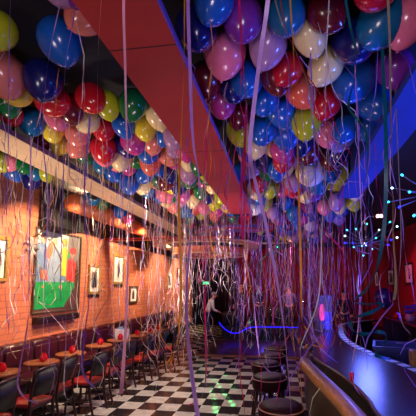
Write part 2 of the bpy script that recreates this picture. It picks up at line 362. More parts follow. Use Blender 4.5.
tag(MB().rbox((XL, p.y+.05, 1.20), (XL+.12, q.y-.1, 1.33), .01, 'plaque').build('wall_ledge'), 'dark narrow ledge fixed under the large colourful poster', 'ledge')
for i, (x0, x1, yt, yb, sh, lab) in enumerate([(-9, 7.5, 236, 281.5, 1, 'white and black print cut off at the photo edge, left of the large poster'),
        (88, 100, 265, 294, 0, 'gold-framed dark portrait print just right of the large poster'), (112.5, 123.5, 255, 284, 1, 'gold-framed print with one slim black figure, second right of the poster'),
        (167, 172.5, 272, 289, 0, 'bright white print on the far lit stretch of brick, the nearer of two'), (177, 181, 268, 285, 1, 'slim white print farthest along the brick wall'), (129, 137, 286, 303, 2, 'small dim grey picture behind ribbons between the gold frames and far prints')]):
    a = lw(x0, (yt+yb)/2); c = lw(x1, (yt+yb)/2); xm = (x0+x1)/2
    zt, zb = lw(xm, yt).z, lw(xm, yb).z
    picture(lab, XL, a.y, c.y, zb, zt, 'goldframe' if i < 4 else 'darkframe', .06, 'left', small_art(sh))
    if i in (1, 2): tag(MB().box((XL, a.y+.02, zb-.07), (XL+.03, c.y-.02, zb-.015), 'plaque').build('name_plaque'), 'small dark plaque under the ' + ('gold-framed dark portrait print' if i == 1 else 'gold-framed print with the slim figure'), 'plaque')
for (x0, x1, yt, yb, sh, lab) in [(375, 379, 271, 287, 2, 'narrow framed picture on the brightest red patch of the right wall'), (388, 394.5, 269, 286, 0, 'middle of three framed pictures on the crimson right wall'), (405, 413.5, 263, 284, 1, 'largest framed picture on the crimson right wall, nearest the bar lights')]:
    a = atx(x0, (yt+yb)/2, XR-.01); c = atx(x1, (yt+yb)/2, XR-.01); xm = (x0+x1)/2
    picture(lab, XR, c.y, a.y, atx(xm, yb, XR-.01).z, atx(xm, yt, XR-.01).z, 'black', .05, 'right', small_art(sh))
# white ribbon burst on the wall
bz = thing('ribbon_bow', 'white ribbon burst with long tails stuck on brick left of poster', 'bow', lw(31, 246))
b = MB()
for k in range(8):
    a = k*PI/4+.2; b.ribbon(smooth([(.01, 0, 0), (.05, .10*math.cos(a), .10*math.sin(a)), (.04, .17*math.cos(a+.3), .17*math.sin(a+.3)), (.02, .05*math.cos(a+.5), .05*math.sin(a+.5))], 5), .04, 'bowgrey', .3, k)
b.build('loops', bz)
for dy, dz in ((-.35, -.3), (-.25, -.75), (.10, -.9), (-.5, .35), (.35, -.6), (-.02, -1.0)):
    MB().ribbon(smooth([(.02, 0, 0), (.05, dy*.4, dz*.5), (.04, dy*.8, dz*.7), (.05, dy, dz)], 6), .02, 'bowgrey', 1.2, dy).build('tail', bz)

# ------------------------------------------------------------------ banquette, tables, chairs, candles
bq = thing('banquette', 'long oxblood vinyl banquette along the brick wall behind the tables', 'bench seat', (XL+.02, 3.0, 0))
MB().box((0, 0, 0), (.66, 10.4, .28), 'black').build('base', bq)
for k in range(16):
    y = k*.65
    MB().rbox((.10, y+.005, .28), (.70, y+.645, .46), .05, 'vinyl', seg=3).build('seat_cushion', bq)
    MB().rbox((.0, y+.006, .40), (.24, y+.644, .96), .07, 'vinyl', seg=4).rbox((.22, y+.03, .62), (.26, y+.62, .86), .02, 'vinyl').build('back_cushion', bq)
TY = []
for px, py in ((1, 372), (43, 361.5), (72, 353), (100, 344.8), (120, 339.5), (137, 335.2), (149, 332), (158, 329.5)):
    p = atz(px, py, .75); TY.append((p.y, p.x-.02))
print('TABLES', TY, CH if 'CH' in dir() else '')
near = ['nearest, cut by the photo edge', 'second from the camera', 'third from the camera', 'fourth from the camera', 'fifth from camera, with gift bag', 'sixth from the camera', 'seventh from the camera', 'farthest down the row']
near_c = ['nearest table at the photo edge', 'second table from the camera', 'third table from the camera', 'fourth table from the camera', 'table with the white gift bag', 'sixth table from the camera', 'seventh table from the camera', 'farthest banquette table']
table0 = candle0 = None
for i, (y, x) in enumerate(TY):
    lab = 'round brown wooden pedestal table by the banquette, ' + near[i]
    if not table0:
        table0 = thing('pedestal_table', lab, 'table', (x, y, 0), group='round tables along the banquette')
        MB().lathe([(.0, .715), (.225, .715), (.243, .725), (.247, .74), (.243, .75), (.0, .75)], 'tablewood', 32, cap=False).build('table_top', table0)
        MB().lathe([(.045, .03), (.04, .1), (.04, .66), (.08, .70), (.1, .715)], 'iron', 14).build('column', table0)
        MB().lathe([(.22, 0), (.22, .012), (.1, .03), (.045, .05)], 'iron', 24).build('foot', table0)
    else: dup(table0, (x, y, 0), i*.4, lab)
    lab = 'red glass candle holder on the ' + near_c[i]
    loc = (x+.02, y+.01, .75)
    if not candle0:
        candle0 = thing('candle_holder', lab, 'candle', loc, group='red candle holders on the tables')
        MB().lathe([(.0, 0), (.035, 0), (.052, .02), (.06, .05), (.052, .08), (.036, .10), (.032, .115), (.034, .12), (.029, .12), (.03, .10), (.045, .075), (.05, .05), (.04, .02), (0, .012)], 'redglass', 20, cap=False).build('glass', candle0)
        MB().lathe([(.0, .012), (.03, .014), (.03, .04), (0, .042)], 'white', 12, cap=False).build('candle', candle0)
        MB().lathe([(0, .045), (.007, .055), (.004, .075), (0, .085)], 'wick', 8, cap=False).build('flame', candle0)
    else: dup(candle0, loc, i, lab)
chair0 = None
def make_chair(lab):
    t = thing('dining_chair', lab, 'chair', group='dining chairs along the tables'); t.scale = (1, 1, 1.02)
    # faces -X : back at +X
    MB().rbox((-.21, -.20, .43), (.20, .20, .475), .02, 'redvinyl').build('seat', t)
    MB().box((-.20, -.19, .395), (.19, .19, .43), 'darkwood').build('seat_frame', t)
    bk = MB(); secs = []
    for k in range(9):
        y = lerp(-.17, .17, k/8); bow = .03*(1-(y/.17)**2)
        secs.append([(.215+bow-.008, y, .56), (.255+bow-.008, y, .86), (.255+bow+.010, y, .86), (.215+bow+.010, y, .56)])
    bk.loft(secs, 'blackwood'); bk.build('back_panel', t)
    tr = MB(); tr.tube(smooth([(.245, -.19, .86), (.275, -.1, .875), (.282, 0, .878), (.275, .1, .875), (.245, .19, .86)], 4), .02, 'darkwood', 8); tr.build('top_rail', t)
    for s in (-1, 1):
        MB().tube(smooth([(.27, s*.19, 0), (.21, s*.19, .25), (.195, s*.19, .45), (.215, s*.19, .62), (.25, s*.19, .865)], 4), .019, 'darkwood', 8).build('leg', t)
        MB().tube([(-.20, s*.17, 0), (-.18, s*.17, .40)], [.014, .019], 'darkwood', 8).build('leg', t)
        MB().tube([(-.19, s*.17, .2), (.21, s*.185, .2)], .011, 'darkwood', 6).build('stretcher', t)
    return t
CH = []
for k, (px, py) in enumerate(((8, 381), (50, 367), (71, 357.5), (103, 352.5), (119, 346), (133, 341), (150, 337), (164, 333), (178, 329.5))):
    p = atz(px, py, .885); CH.append((p.y, p.x-.27, (.1, -.08, .05, -.04, .06, 0, .08, -.05, .03)[k]))
cl = ['nearest dark wood chair, cut by the bottom left corner', 'dark wood chair with dull red seat at second table from camera', 'black-backed chair right behind the second table candle', 'dark wood chair with bright red seat lit on the checker floor', 'dark wood chair fifth along the aisle, red seat half hidden',
      'dark wood chair before the white gift bag', 'dark wood chair seventh along the aisle', 'dark wood chair second from the far end of the row', 'farthest dark wood chair with red seat at the row end']
for i, (y, x, r) in enumerate(CH):
    pass
    if i == 0: chair0 = make_chair(cl[0]); chair0.location = (x, y, 0); chair0.rotation_euler = (0, 0, r)
    else: dup(chair0, (x, y, 0), r, cl[i])
gb = thing('gift_bag', 'white paper gift bag with pastel print on a banquette table', 'bag', (TY[4][1]-.02, TY[4][0]+.16, .751), .3)
b = MB(); b.loft([[(-.13, -.07, 0), (.13, -.07, 0), (.13, .07, 0), (-.13, .07, 0)], [(-.15, -.06, .2), (.15, -.06, .2), (.15, .06, .2), (-.15, .06, .2)]], 'bagwhite', smooth=False)
b.poly([(-.04, -.0695, .05), (.03, -.0695, .05), (.0, -.0655, .12)], 'bagpink'); b.poly([(.04, -.0685, .07), (.10, -.0675, .07), (.09, -.0655, .13)], 'bagblue'); b.poly([(.132, -.03, .05), (.132, .03, .05), (.143, 0, .13)], 'bagpink'); b.build('bag_body', gb)
MB().loft([[(-.09, -.05, .19), (.11, -.05, .19), (.11, .05, .19), (-.09, .05, .19)], [(-.05, -.04, .21), (.10, -.03, .23), (.09, .04, .22), (-.03, .03, .24)]], 'bagblue', smooth=False).build('tissue_paper', gb)

# ------------------------------------------------------------------ bar
def bz_(px, py, z=1.07): p = atz(px, py, z); return (p.x, p.y)
outer = [(.74, .9)] + [bz_(*q) for q in ((384, 418), (370, 399), (348, 378), (315, 357), (301, 343), (296, 333), (300, 326), (311, 321.5), (326, 318.5))] + [(2.1, 9.9)]
inner = [(1.45, .9)] + [bz_(*q) for q in ((440, 396), (416, 374), (393, 363), (374, 356.6), (356, 348.5), (346, 343.0), (338.5, 336), (337, 328), (341, 323))] + [(2.2, 9.3)]
outer = smooth([(x, y, 0) for x, y in outer], 6); inner = smooth([(x, y, 0) for x, y in inner], 6)
bar = thing('bar_counter', 'long curved bar with glossy dark top reflecting blue light', 'bar', (outer[0].x, outer[0].y, 0))
off = Vector((outer[0].x, outer[0].y, 0))
secs = []; body = []; strip = MB()
for o, n_ in zip(outer, inner):
    o = o-off; n_ = n_-off; d = (n_-o)
    secs.append([(o.x, o.y, 1.025), (n_.x, n_.y, 1.025), (n_.x, n_.y, 1.07), (o.x, o.y, 1.07)])
    a = o+d*.18; c = n_-d*.06
    body.append([(a.x, a.y, 0), (c.x, c.y, 0), (c.x, c.y, 1.025), (a.x, a.y, 1.025)])
MB().loft(secs, 'barwood', smooth=False).build('counter_top', bar)
MB().loft(body, 'black', smooth=False).build('bar_front', bar)
MB().tube([(o.x-off.x, o.y-off.y, 1.05) for o in outer], .022, 'darkwood', 8).build('edge_moulding', bar)
dr = MB(); fine = smooth([(p.x, p.y, 0) for p in inner[::3]], 8); N = len(fine)
acc = 0; cells = []; last = fine[0]; start = 0
lower = []
for k in range(N):
    t = (fine[min(k+1, N-1)]-fine[max(k-1, 0)]).normalized(); nrm = Vector((t.y, -t.x, 0))
    lower.append((fine[k]-off, nrm))
dr.loft([[(p.x, p.y, 1.02), (p.x+n_.x*.14, p.y+n_.y*.14, 1.02), (p.x+n_.x*.14, p.y+n_.y*.14, 1.062), (p.x, p.y, 1.062)] for p, n_ in lower], 'black', smooth=False)
def at_len(L):
    a = 0
    for k in range(N-1):
        d = (lower[k+1][0]-lower[k][0]).length
        if a+d >= L: t = (L-a)/d; return lower[k][0].lerp(lower[k+1][0], t), lower[k][1].lerp(lower[k+1][1], t).normalized()
        a += d
    return None
L = .05
while True:
    A0 = at_len(L); A1 = at_len(L+.13)
    if not A0 or not A1: break
    (p0, n0), (p1, n1) = A0, A1
    dr.add([(p0.x+n0.x*.025, p0.y+n0.y*.025, 1.064), (p0.x+n0.x*.12, p0.y+n0.y*.12, 1.064), (p1.x+n1.x*.12, p1.y+n1.y*.12, 1.064), (p1.x+n1.x*.025, p1.y+n1.y*.025, 1.064)], [(0, 1, 2, 3)], 'tilewhite')
    L += .20
dr.build('tiled_drip_rail', bar)
# wooden arm rail with its low partition
ro = [bz_(*q, 1.1) for q in ((299.5, 361), (314, 377), (331, 394), (347, 413))]; ri = [bz_(*q, 1.1) for q in ((305, 355.5), (322, 372), (340, 388), (363, 411))]
ro.append((ro[-1][0]+.10, 1.2)); ri.append((ri[-1][0]+.10, 1.2))
rl = thing('arm_rail', 'thick rounded oak arm rail on a dark partition beside the bar stools', 'rail', (ro[0][0], ro[0][1], 0))
ro = smooth([(x, y, 0) for x, y in ro], 6); ri = smooth([(x, y, 0) for x, y in ri], 6); o0 = ro[0].copy(); secs = []; pan = []
for a, c in zip(ro, ri):
    a = a-o0; c = c-o0; u = c-a; sec = []
    for ww, zz in ((.0, 1.035), (-.05, 1.06), (-.02, 1.095), (.12, 1.112), (.5, 1.115), (.88, 1.112), (1.0, 1.09), (1.02, 1.05), (.95, 1.02), (.3, 1.01)): sec.append((a.x+u.x*ww, a.y+u.y*ww, zz))
    secs.append(sec); e = a+u*.35; g = a+u*.55
    pan.append([(e.x, e.y, 0), (g.x, g.y, 0), (g.x, g.y, 1.03), (e.x, e.y, 1.03)])
MB().loft(secs, 'railwood').build('rail_cap', rl)
MB().loft(pan[3:], 'panelwood', smooth=False).build('partition_panel', rl)
for i, (px, py) in enumerate(((301.5, 347.5), (309, 354.5))):
    p = atz(px, py+1.5, 1.07)
    t = thing('bar_bracket', ('farther' if i == 0 else 'nearer') + ' of two tarnished brass knobs standing past the oak rail end', 'bracket', (p.x, p.y, 1.07), .4)
    MB().lathe([(.05, 0), (.05, .012), (.02, .02), (.018, .05)], 'brass', 16).build('base', t)
    Ry = Matrix.Translation((0, 0, .09)) @ Matrix.Rotation(PI/2, 4, 'Y')
    MB().lathe([(.0, -.045), (.035, -.045), (.05, -.02), (.05, .02), (.035, .045), (.0, .045)], 'brass', 18, Ry, cap=False).build('knob', t)
    MB().lathe([(.0, .046), (.022, .046), (.022, .052), (0, .052)], 'iron', 14, Ry, cap=False).build('inset', t)
# stools
stool0 = None
sl = ['nearest plum vinyl bar stool, cut by the bottom edge', 'plum vinyl bar stool second from the camera with pale piping', 'plum vinyl bar stool third from the camera', 'plum vinyl bar stool fourth from the camera', 'farthest plum vinyl bar stool of the row']
for i, (px, py) in enumerate(((281, 403), (269.5, 374.5), (266, 361), (272, 353), (276, 346))):
    p = atz(px, py, .78)
    if i == 0:
        stool0 = t = thing('bar_stool', sl[0], 'stool', (p.x, p.y, 0), .3, 'bar stools along the counter')
        MB().lathe([(0, .78), (.12, .785), (.18, .775), (.215, .75), (.222, .72), (.222, .63), (.21, .615), (0, .615)], 'stoolvinyl', 32, cap=False).build('seat', t)
        MB().tube([(.219*math.cos(2*PI*k/32), .219*math.sin(2*PI*k/32), .743) for k in range(32)], .006, 'piping', 6, True).build('piping', t)
        for k in range(4):
            a = PI/4+k*PI/2; MB().tube([(.24*math.cos(a), .24*math.sin(a), 0), (.15*math.cos(a), .15*math.sin(a), .62)], [.016, .02], 'darkwood', 8).build('leg', t)
        MB().tube([(.222*math.cos(2*PI*k/28), .222*math.sin(2*PI*k/28), .25) for k in range(28)], .009, 'chrome', 8, True).build('foot_ring', t)
        MB().lathe([(.11, .59), (.11, .615)], 'iron', 20).build('swivel_plate', t)
    else: dup(stool0, (p.x, p.y, 0), .3+i*.5, sl[i])
# drinks lamp on the bar
p = atz(324, 330, 1.07)
dl = thing('glow_vase', 'tall clear square vase holding pink and blue glowing lamps on bar', 'lamp', (p.x, p.y, 1.07), .15)
va = MB(); w = .13
for (x0, y0, x1, y1) in ((-w, -w, w, -w+.012), (-w, w-.012, w, w), (-w, -w+.012, -w+.012, w-.012), (w-.012, -w+.012, w, w-.012)): va.box((x0, y0, .0), (x1, y1, .66), 'acrylic')
va.box((-w, -w, 0), (w, w, .02), 'acrylic').build('vase', dl)
MB().lathe([(.0, .18), (.04, .19), (.055, .28), (.045, .40), (.02, .48), (0, .5)], 'pinkglow', 16, T(-.03, 0, 0), cap=False).lathe([(.03, .02), (.03, .19)], 'chrome', 12, T(-.03, 0, 0)).build('pink_lamp', dl)
MB().rbox((.035, -.04, .02), (.10, .04, .34), .02, 'blueglow').build('blue_lamp', dl)
p = atz(352, 381, 1.07)
cv = thing('red_votive', 'slim red glowing glass on the middle of the dark bar top', 'candle', (p.x, p.y, 1.07))
MB().lathe([(0, 0), (.014, 0), (.018, .03), (.02, .07), (.018, .07), (.016, .03), (.012, .008), (0, .008)], 'redglass', 16, cap=False).build('glass', cv)
MB().lathe([(0, .012), (.008, .02), (.006, .04), (0, .06)], mat('red_flame', (1, .2, .2), .5, emit=(1, .08, .10), es=10), 10, cap=False).build('flame', cv)
# back counter along the right wall
bc = thing('back_counter', 'dark back counter along the crimson right wall', 'counter', (3.2, 4.8, 0))
MB().box((-.42, -.05, 1.03), (.58, 6.0, 1.07), 'barwood').build('counter_top', bc)
MB().box((-.38, 0, 0), (.58, 5.95, 1.03), 'black').build('cabinet', bc)
MB().box((-.425, -.05, 1.02), (-.418, 6.0, 1.065), 'redpaint').build('edge_strip', bc)
for k in range(6): MB().rbox((-.40, .05+k*.98, .1), (-.38, .98+k*.98, .95), .01, 'blackwood').build('cabinet_door', bc)
tag(MB().box((3.5, 5.0, 1.42), (3.79, 10.4, 1.45), 'redpaint').build('wall_shelf'), 'thin red shelf fixed along the crimson right wall', 'shelf')
g0 = None
for i in range(8):
    x = 3.0+.12*(i % 3)+.03*(i//3); y = 7.0+.16*(i//3)+.02*(i % 3)
    lab = 'purple-lit stemmed glass in the %s on the back counter' % ['front row, left one', 'front row, middle one', 'front row, right one', 'second row, left one', 'second row, middle one', 'second row, right one', 'back row, left one', 'back row, right one'][i]
    if not g0:
        g0 = thing('drinking_glass', lab, 'glass', (x, y, 1.07), group='stemmed glasses on the back counter')
        MB().lathe([(.0, 0), (.035, 0), (.035, .006), (.006, .012), (.006, .08)], 'glass', 14, cap=False).build('stem', g0)
        MB().lathe([(.006, .08), (.035, .10), (.045, .15), (.042, .21), (.039, .21), (.042, .15), (.032, .105), (0, .085)], 'glass', 16, cap=False).build('bowl', g0)
    else: dup(g0, (x, y, 1.07), 0, lab)
pp = atz(406, 321, 1.07)
fv = thing('flower_vase', 'cluster of blue-violet flowers in a pink vase at the right edge', 'flowers', (pp.x+.1, pp.y, 1.07))
MB().lathe([(0, 0), (.09, 0), (.12, .06), (.11, .14), (.08, .17), (.07, .17), (.1, .13), (0, .02)], mat('pink_vase', (.75, .45, .60), .3), 20, cap=False).build('vase', fv)
fm = mat('violet_petals', (.30, .26, .85), .5); rr = random.Random(5)
for k in range(16):
    a = rr.uniform(0, 2*PI); r = rr.uniform(.02, .2); z = rr.uniform(.2, .38); c = Vector((r*math.cos(a), r*math.sin(a), z))
    fb = MB().tube([(.02*math.cos(a), .02*math.sin(a), .14), tuple(c)], .004, 'binblue', 5)
    for j in range(5):
        e = j*2*PI/5+k; q = c+Vector((.04*math.cos(e), .04*math.sin(e), .008*(j % 2)))
        fb.lathe([(0, -.022), (.025, -.008), (.028, .008), (0, .022)], fm, 8, Matrix.Translation(q), cap=False)
    fb.build('flower', fv)
# candle lamps on back counter
for i, (px, py, m, l) in enumerate(((391, 317, 'redglass', 'small red glass lamp on the back counter'), (397.5, 317, 'blueglow', 'small violet lamp beside the red one on the back counter'))):
    p = atz(px, py+1, 1.07)
    t = thing('votive_lamp', l, 'lamp', (max(p.x, 2.9), p.y, 1.07)); MB().lathe([(0, 0), (.06, 0), (.075, .05), (.04, .11), (.03, .13), (0, .13)], m, 16, cap=False).build('shade', t); MB().lathe([(.07, 0), (.07, .008), (.05, .015)], 'iron', 16).build('base', t)
# recycling bin inside the bar
pb = aty(396, 352, 4.9)
rb = thing('recycling_bin', 'dark blue recycling bin with pale arrows mark inside the bar', 'bin', (pb.x, pb.y, 0), -.25)
MB().loft([[(-.20, -.20, 0), (.20, -.20, 0), (.20, .20, 0), (-.20, .20, 0)], [(-.26, -.26, 1.12), (.26, -.26, 1.12), (.26, .26, 1.12), (-.26, .26, 1.12)]], 'binblue', smooth=False, cap=False).box((-.2, -.2, 0), (.2, .2, .02), 'binblue').build('tub', rb)
MB().box((-.28, -.28, 1.09), (.28, -.25, 1.14), 'binblue').box((-.28, .25, 1.09), (.28, .28, 1.14), 'binblue').box((-.28, -.25, 1.09), (-.25, .25, 1.14), 'binblue').box((.25, -.25, 1.09), (.28, .25, 1.14), 'binblue').build('rim', rb)
am = MB(); pale = mat('pale_print', (.45, .5, .75), .6)
for k in range(3):
    a = k*2*PI/3+PI/2; X = Matrix.Translation((.03, -.262+.0, .86)) @ Matrix.Rotation(-.0535, 4, 'X') @ Matrix.Rotation(-a, 4, 'Y')
    am.add([(-.05, 0, .055), (.025, 0, .055), (.025, 0, .08), (-.05, 0, .08)], [(0, 1, 2, 3)], pale, False, X); am.add([(.025, 0, .042), (.06, 0, .067), (.025, 0, .094)], [(0, 1, 2)], pale, False, X)
am.build('recycling_mark', rb)
pw = aty(415.5, 362, 4.2)
tag(MB().rbox((-.05, -.05, 0), (.06, .06, 1.19), .01, 'railwood').build('wooden_post', loc=(pw.x, pw.y, 0)), 'pale wooden post at the right edge inside the bar', 'post')

# ------------------------------------------------------------------ starburst chandeliers
def chandelier(label, c, tips, extra, rad, seed):
    t = thing('starburst_chandelier', label, 'chandelier', c)
    MB().lathe([(0, -.07), (.05, -.05), (.07, 0), (.05, .05), (0, .07)], 'chrome', 16, cap=False).build('hub', t)
    MB().tube([(0, 0, .05), (0, 0, ZC-c.z)], .012, 'chrome', 8).build('stem', t)
    rr = random.Random(seed); dirs = [(Vector(p)-c, m) for p, m in tips]
    for k in range(extra):
        d = Vector((rr.gauss(0, 1), rr.gauss(0, 1), rr.gauss(0, .7))).normalized()*rad*rr.uniform(.75, 1.1); dirs.append((d, rr.choice(['cyanled', 'blueled', 'whiteled'])))
    for d, m in dirs:
        a = MB().tube([d.normalized()*.06, d], .0075, 'armgrey', 6).build('arm', t)
        X = Matrix.Translation(d) @ d.to_track_quat('Z', 'Y').to_matrix().to_4x4()
        MB().lathe([(.006, -.02), (.012, -.008), (.0145, .003), (.011, .013), (0, .018)], m, 10, X, cap=False).build('bulb', a)
    return t
cA = aty(366, 243, 6.3)
chandelier('starburst chandelier of cyan and blue bulbs hanging over the middle of the bar', cA, [(aty(x, y, 6.3+dy), m) for x, y, dy, m in ((345, 243, -.1, 'blueled'), (347, 230, .1, 'cyanled'), (356, 229, -.2, 'cyanled'), (367, 224, .1, 'cyanled'), (390, 222, -.2, 'cyanled'), (397, 226.5, .2, 'whiteled'), (376, 238, -.3, 'cyanled'), (397, 237.5, .1, 'whiteled'), (353, 243, -.3, 'blueled'), (362, 246, -.3, 'cyanled'), (354, 247, .1, 'cyanled'), (388, 245, -.1, 'blueled'), (372, 249, .2, 'cyanled'), (345, 236, .2, 'whiteled'), (379, 230, .3, 'whiteled'), (391, 240, .3, 'blueled'))], 2, .42, 3)
cB = aty(432, 194, 4.6)
chandelier('starburst chandelier of larger bulbs reaching in from the right edge', cB, [(aty(x, y, 4.6+dy), m) for x, y, dy, m in ((402, 175, -.1, 'cyanled'), (409.5, 192, -.2, 'cyanled'), (388, 202, .0, 'cyanled'), (399.5, 207, -.1, 'blueled'), (414, 215.5, -.2, 'cyanled'), (392, 188, .2, 'whiteled'))], 2, .5, 8)
pL = aty(379.5, 216, 6.2)
sl_ = thing('twin_spotlight', 'small twin spotlight glowing pinkish white between the two starburst chandeliers', 'lamp', pL)
MB().tube([(0, 0, .03), (0, 0, ZC-pL.z)], .008, 'iron', 6).build('stem', sl_)
for s in (-1, 1): MB().lathe([(.012, .03), (.03, .015), (.033, -.015), (.0, -.034)], 'pinkled', 14, Matrix.Translation((s*.027, 0, 0)) @ Matrix.Rotation(s*.5, 4, 'Y'), cap=False).build('bulb', sl_)

# ------------------------------------------------------------------ people
def skin_mesh(name, verts, edges, radii, m, root=0, sub=1):
    me = bpy.data.meshes.new('tmp'); me.from_pydata(verts, edges, []); o = bpy.data.objects.new('tmp', me); COL.objects.link(o)
    md = o.modifiers.new('skin', 'SKIN'); md.use_smooth_shade = True
    for i, r in enumerate(radii):
        s = me.skin_vertices[0].data[i]; s.radius = r if isinstance(r, tuple) else (r, r); s.use_root = (i == root)
    if sub: sb = o.modifiers.new('sub', 'SUBSURF'); sb.levels = sub; sb.render_levels = sub
    dg = bpy.context.evaluated_depsgraph_get(); dg.update()
    nm = bpy.data.meshes.new_from_object(o.evaluated_get(dg)); nm.name = name
    bpy.data.objects.remove(o); nm.materials.clear(); nm.materials.append(M[m] if isinstance(m, str) else m)
    for p in nm.polygons: p.use_smooth = True
    return nm
def person(label, loc, rz, shirt, trousers, hair, lean=0.0, sitting=False, arms='rest', k=1.0, hlean=0):
    """faces -Y in its own frame"""
    t = thing('person', label, 'person', loc, rz)
    hipz = .92*k if not sitting else .56
    def up(d, x, y): # point on the leaned torso, d above the hip
        return (x, -math.sin(lean)*d+y*math.cos(lean), hipz+math.cos(lean)*d+y*math.sin(lean))
    V = {}; V['pel'] = up(0, 0, 0); V['wai'] = up(.16, 0, 0); V['che'] = up(.36, 0, .01); V['nek0'] = up(.49, 0, .01); V['nek'] = up(.56, 0, 0)
    hx = -hlean*.05; V['hd0'] = up(.62, 0, -.01+hx); V['hd1'] = up(.70, 0, -.02+hx); V['hd2'] = up(.79, 0, -.01+hx)
    names = list(V); E = [('pel', 'wai'), ('wai', 'che'), ('che', 'nek0'), ('nek0', 'nek'), ('nek', 'hd0'), ('hd0', 'hd1'), ('hd1', 'hd2')]
    R = dict(pel=(.16, .11), wai=(.14, .105), che=(.165, .115), nek0=(.09, .075), nek=(.055, .055), hd0=(.065, .075), hd1=(.078, .098), hd2=(.06, .075))
    for s, c in ((-1, 'l'), (1, 'r')):
        V['sh'+c] = up(.46, s*.18, .0); V['el'+c] = up(.20, s*.25, -.04 if arms == 'rest' else -.14)
        if arms == 'rest': V['wr'+c] = up(.02, s*.22, -.20)
        else: V['wr'+c] = up(.20, s*.12, -.36)
        w = Vector(V['wr'+c]); e = Vector(V['el'+c]); d = (w-e).normalized()
        V['pa'+c] = tuple(w+d*.07)
        E += [('nek0', 'sh'+c), ('sh'+c, 'el'+c), ('el'+c, 'wr'+c), ('wr'+c, 'pa'+c)]
        R.update({'sh'+c: .062, 'el'+c: .042, 'wr'+c: .028, 'pa'+c: (.036, .02)})
        side = d.cross(Vector((0, 0, 1))).normalized() if abs(d.z) < .9 else Vector((1, 0, 0))
        for f in range(4):
            n0, n1 = 'f%d%s' % (f, c), 'g%d%s' % (f, c); b0 = w+d*.10+side*(-.03+.02*f)
            V[n0] = tuple(b0); V[n1] = tuple(b0+d*(.05+.008*(f in (1, 2)))+Vector((0, 0, -.025))); E += [('pa'+c, n0), (n0, n1)]; R.update({n0: .009, n1: .007})
        n0 = 't'+c; V[n0] = tuple(w+d*.06+side*(-s*.05)); E.append(('wr'+c, n0)); R[n0] = .010
        V['hp'+c] = (s*.10, 0, hipz-.04)
        if sitting: V['kn'+c] = (s*.13, -.42, hipz+.02); V['an'+c] = (s*.13, -.40, .10); V['to'+c] = (s*.14, -.56, .035)
        else: V['kn'+c] = (s*.105, -.03, hipz*.53); V['an'+c] = (s*.11, .02, .09); V['to'+c] = (s*.13, -.15, .03)
        E += [('pel', 'hp'+c), ('hp'+c, 'kn'+c), ('kn'+c, 'an'+c), ('an'+c, 'to'+c)]
        R.update({'hp'+c: .085, 'kn'+c: .058, 'an'+c: .04, 'to'+c: (.04, .028)})
    names = list(V); idx = {n: i for i, n in enumerate(names)}
    def sub_mesh(nm, keep, grow, m, root, lv=1):
        ks = [n for n in names if n in keep]; ix = {n: i for i, n in enumerate(ks)}
        ed = [(ix[a], ix[b]) for a, b in E if a in ix and b in ix]
        rad = [tuple(x+grow for x in R[n]) if isinstance(R[n], tuple) else R[n]+grow for n in ks]
        me = skin_mesh(nm, [V[n] for n in ks], ed, rad, m, ix[root], lv); o = bpy.data.objects.new(nm, me); COL.objects.link(o); o.parent = t; return o
    sub_mesh('body', set(names), 0, 'skin', 'pel', 2)
    sub_mesh('shirt', {'pel', 'wai', 'che', 'nek0', 'shl', 'shr', 'ell', 'elr', 'wrl', 'wrr'}, .014, shirt, 'pel')
    sub_mesh('trousers', {'pel', 'hpl', 'hpr', 'knl', 'knr', 'anl', 'anr'}, .013, trousers, 'pel')
    for c in 'lr':
        a = Vector(V['an'+c]); o = Vector(V['to'+c])
        MB().rbox((-.05, -.17, 0), (.05, .09, .09), .03, 'blackcloth', T(a.x, a.y, 0)).build('shoe', t)
    hc = Vector(V['hd1'])
    hp = MB(); vs = []; 
    prof = [(.088*math.cos(a), .105*math.sin(a)) for a in [x*PI/2/6 for x in range(-1, 7)]]
    X = Matrix.Translation(hc+Vector((0, .022, .045))) @ Matrix.Rotation(lean*.5-.35, 4, 'X') @ Matrix.Diagonal((1, 1.18, 1, 1))
    hp.lathe(prof, hair, 18, X, cap=True); hp.build('hair', t)
    fc = MB()
    for s in (-1, 1):
        fc.lathe([(0, -.012), (.010, 0), (0, .012)], 'eye', 8, Matrix.Translation(hc+Vector((s*.032, -.092, .012))), cap=False)
        fc.lathe([(0, -.03), (.014, 0), (0, .03)], 'skin', 8, Matrix.Translation(hc+Vector((s*.085, .01, .0))), cap=False)
    fc.tube([hc+Vector((0, -.09, .015)), hc+Vector((0, -.118, -.022))], [.008, .014], 'skin', 8)
    fc.tube([hc+Vector((-.025, -.09, -.055)), hc+Vector((0, -.098, -.057)), hc+Vector((.025, -.09, -.055))], .006, 'lips', 6)
    fc.build('face', t)
    return t
pA = atz(205.5, 337.5, 0)
person('person with grey hair in a white shirt and jeans leaning towards the stage', (pA.x+.05, pA.y, 0), PI/2+.35, 'shirtw', 'jeans', 'hairg', lean=.38, arms='reach', k=.98)
person('person with dark hair in a pink shirt facing away on the stage', (.15, 12.95, .46), PI-.1, 'shirtp', 'blackcloth', 'hairb', arms='reach', k=.72)
person('person with grey hair in dark clothes at the stage middle', (-1.0, 13.3, .46), .2, 'shirtg', 'blackcloth', 'hairg', arms='reach', k=.7)
person('person in charcoal shirt half hidden by ribbons on stage left', (-1.75, 13.7, .46), -.1, 'shirtg', 'jeans', 'hairg', arms='rest', k=.74)
person('person in black standing beyond the bar before the red curtain', (1.95, 12.0, 0), -.2, 'blackcloth', 'blackcloth', 'hairb', arms='rest', k=1.02)
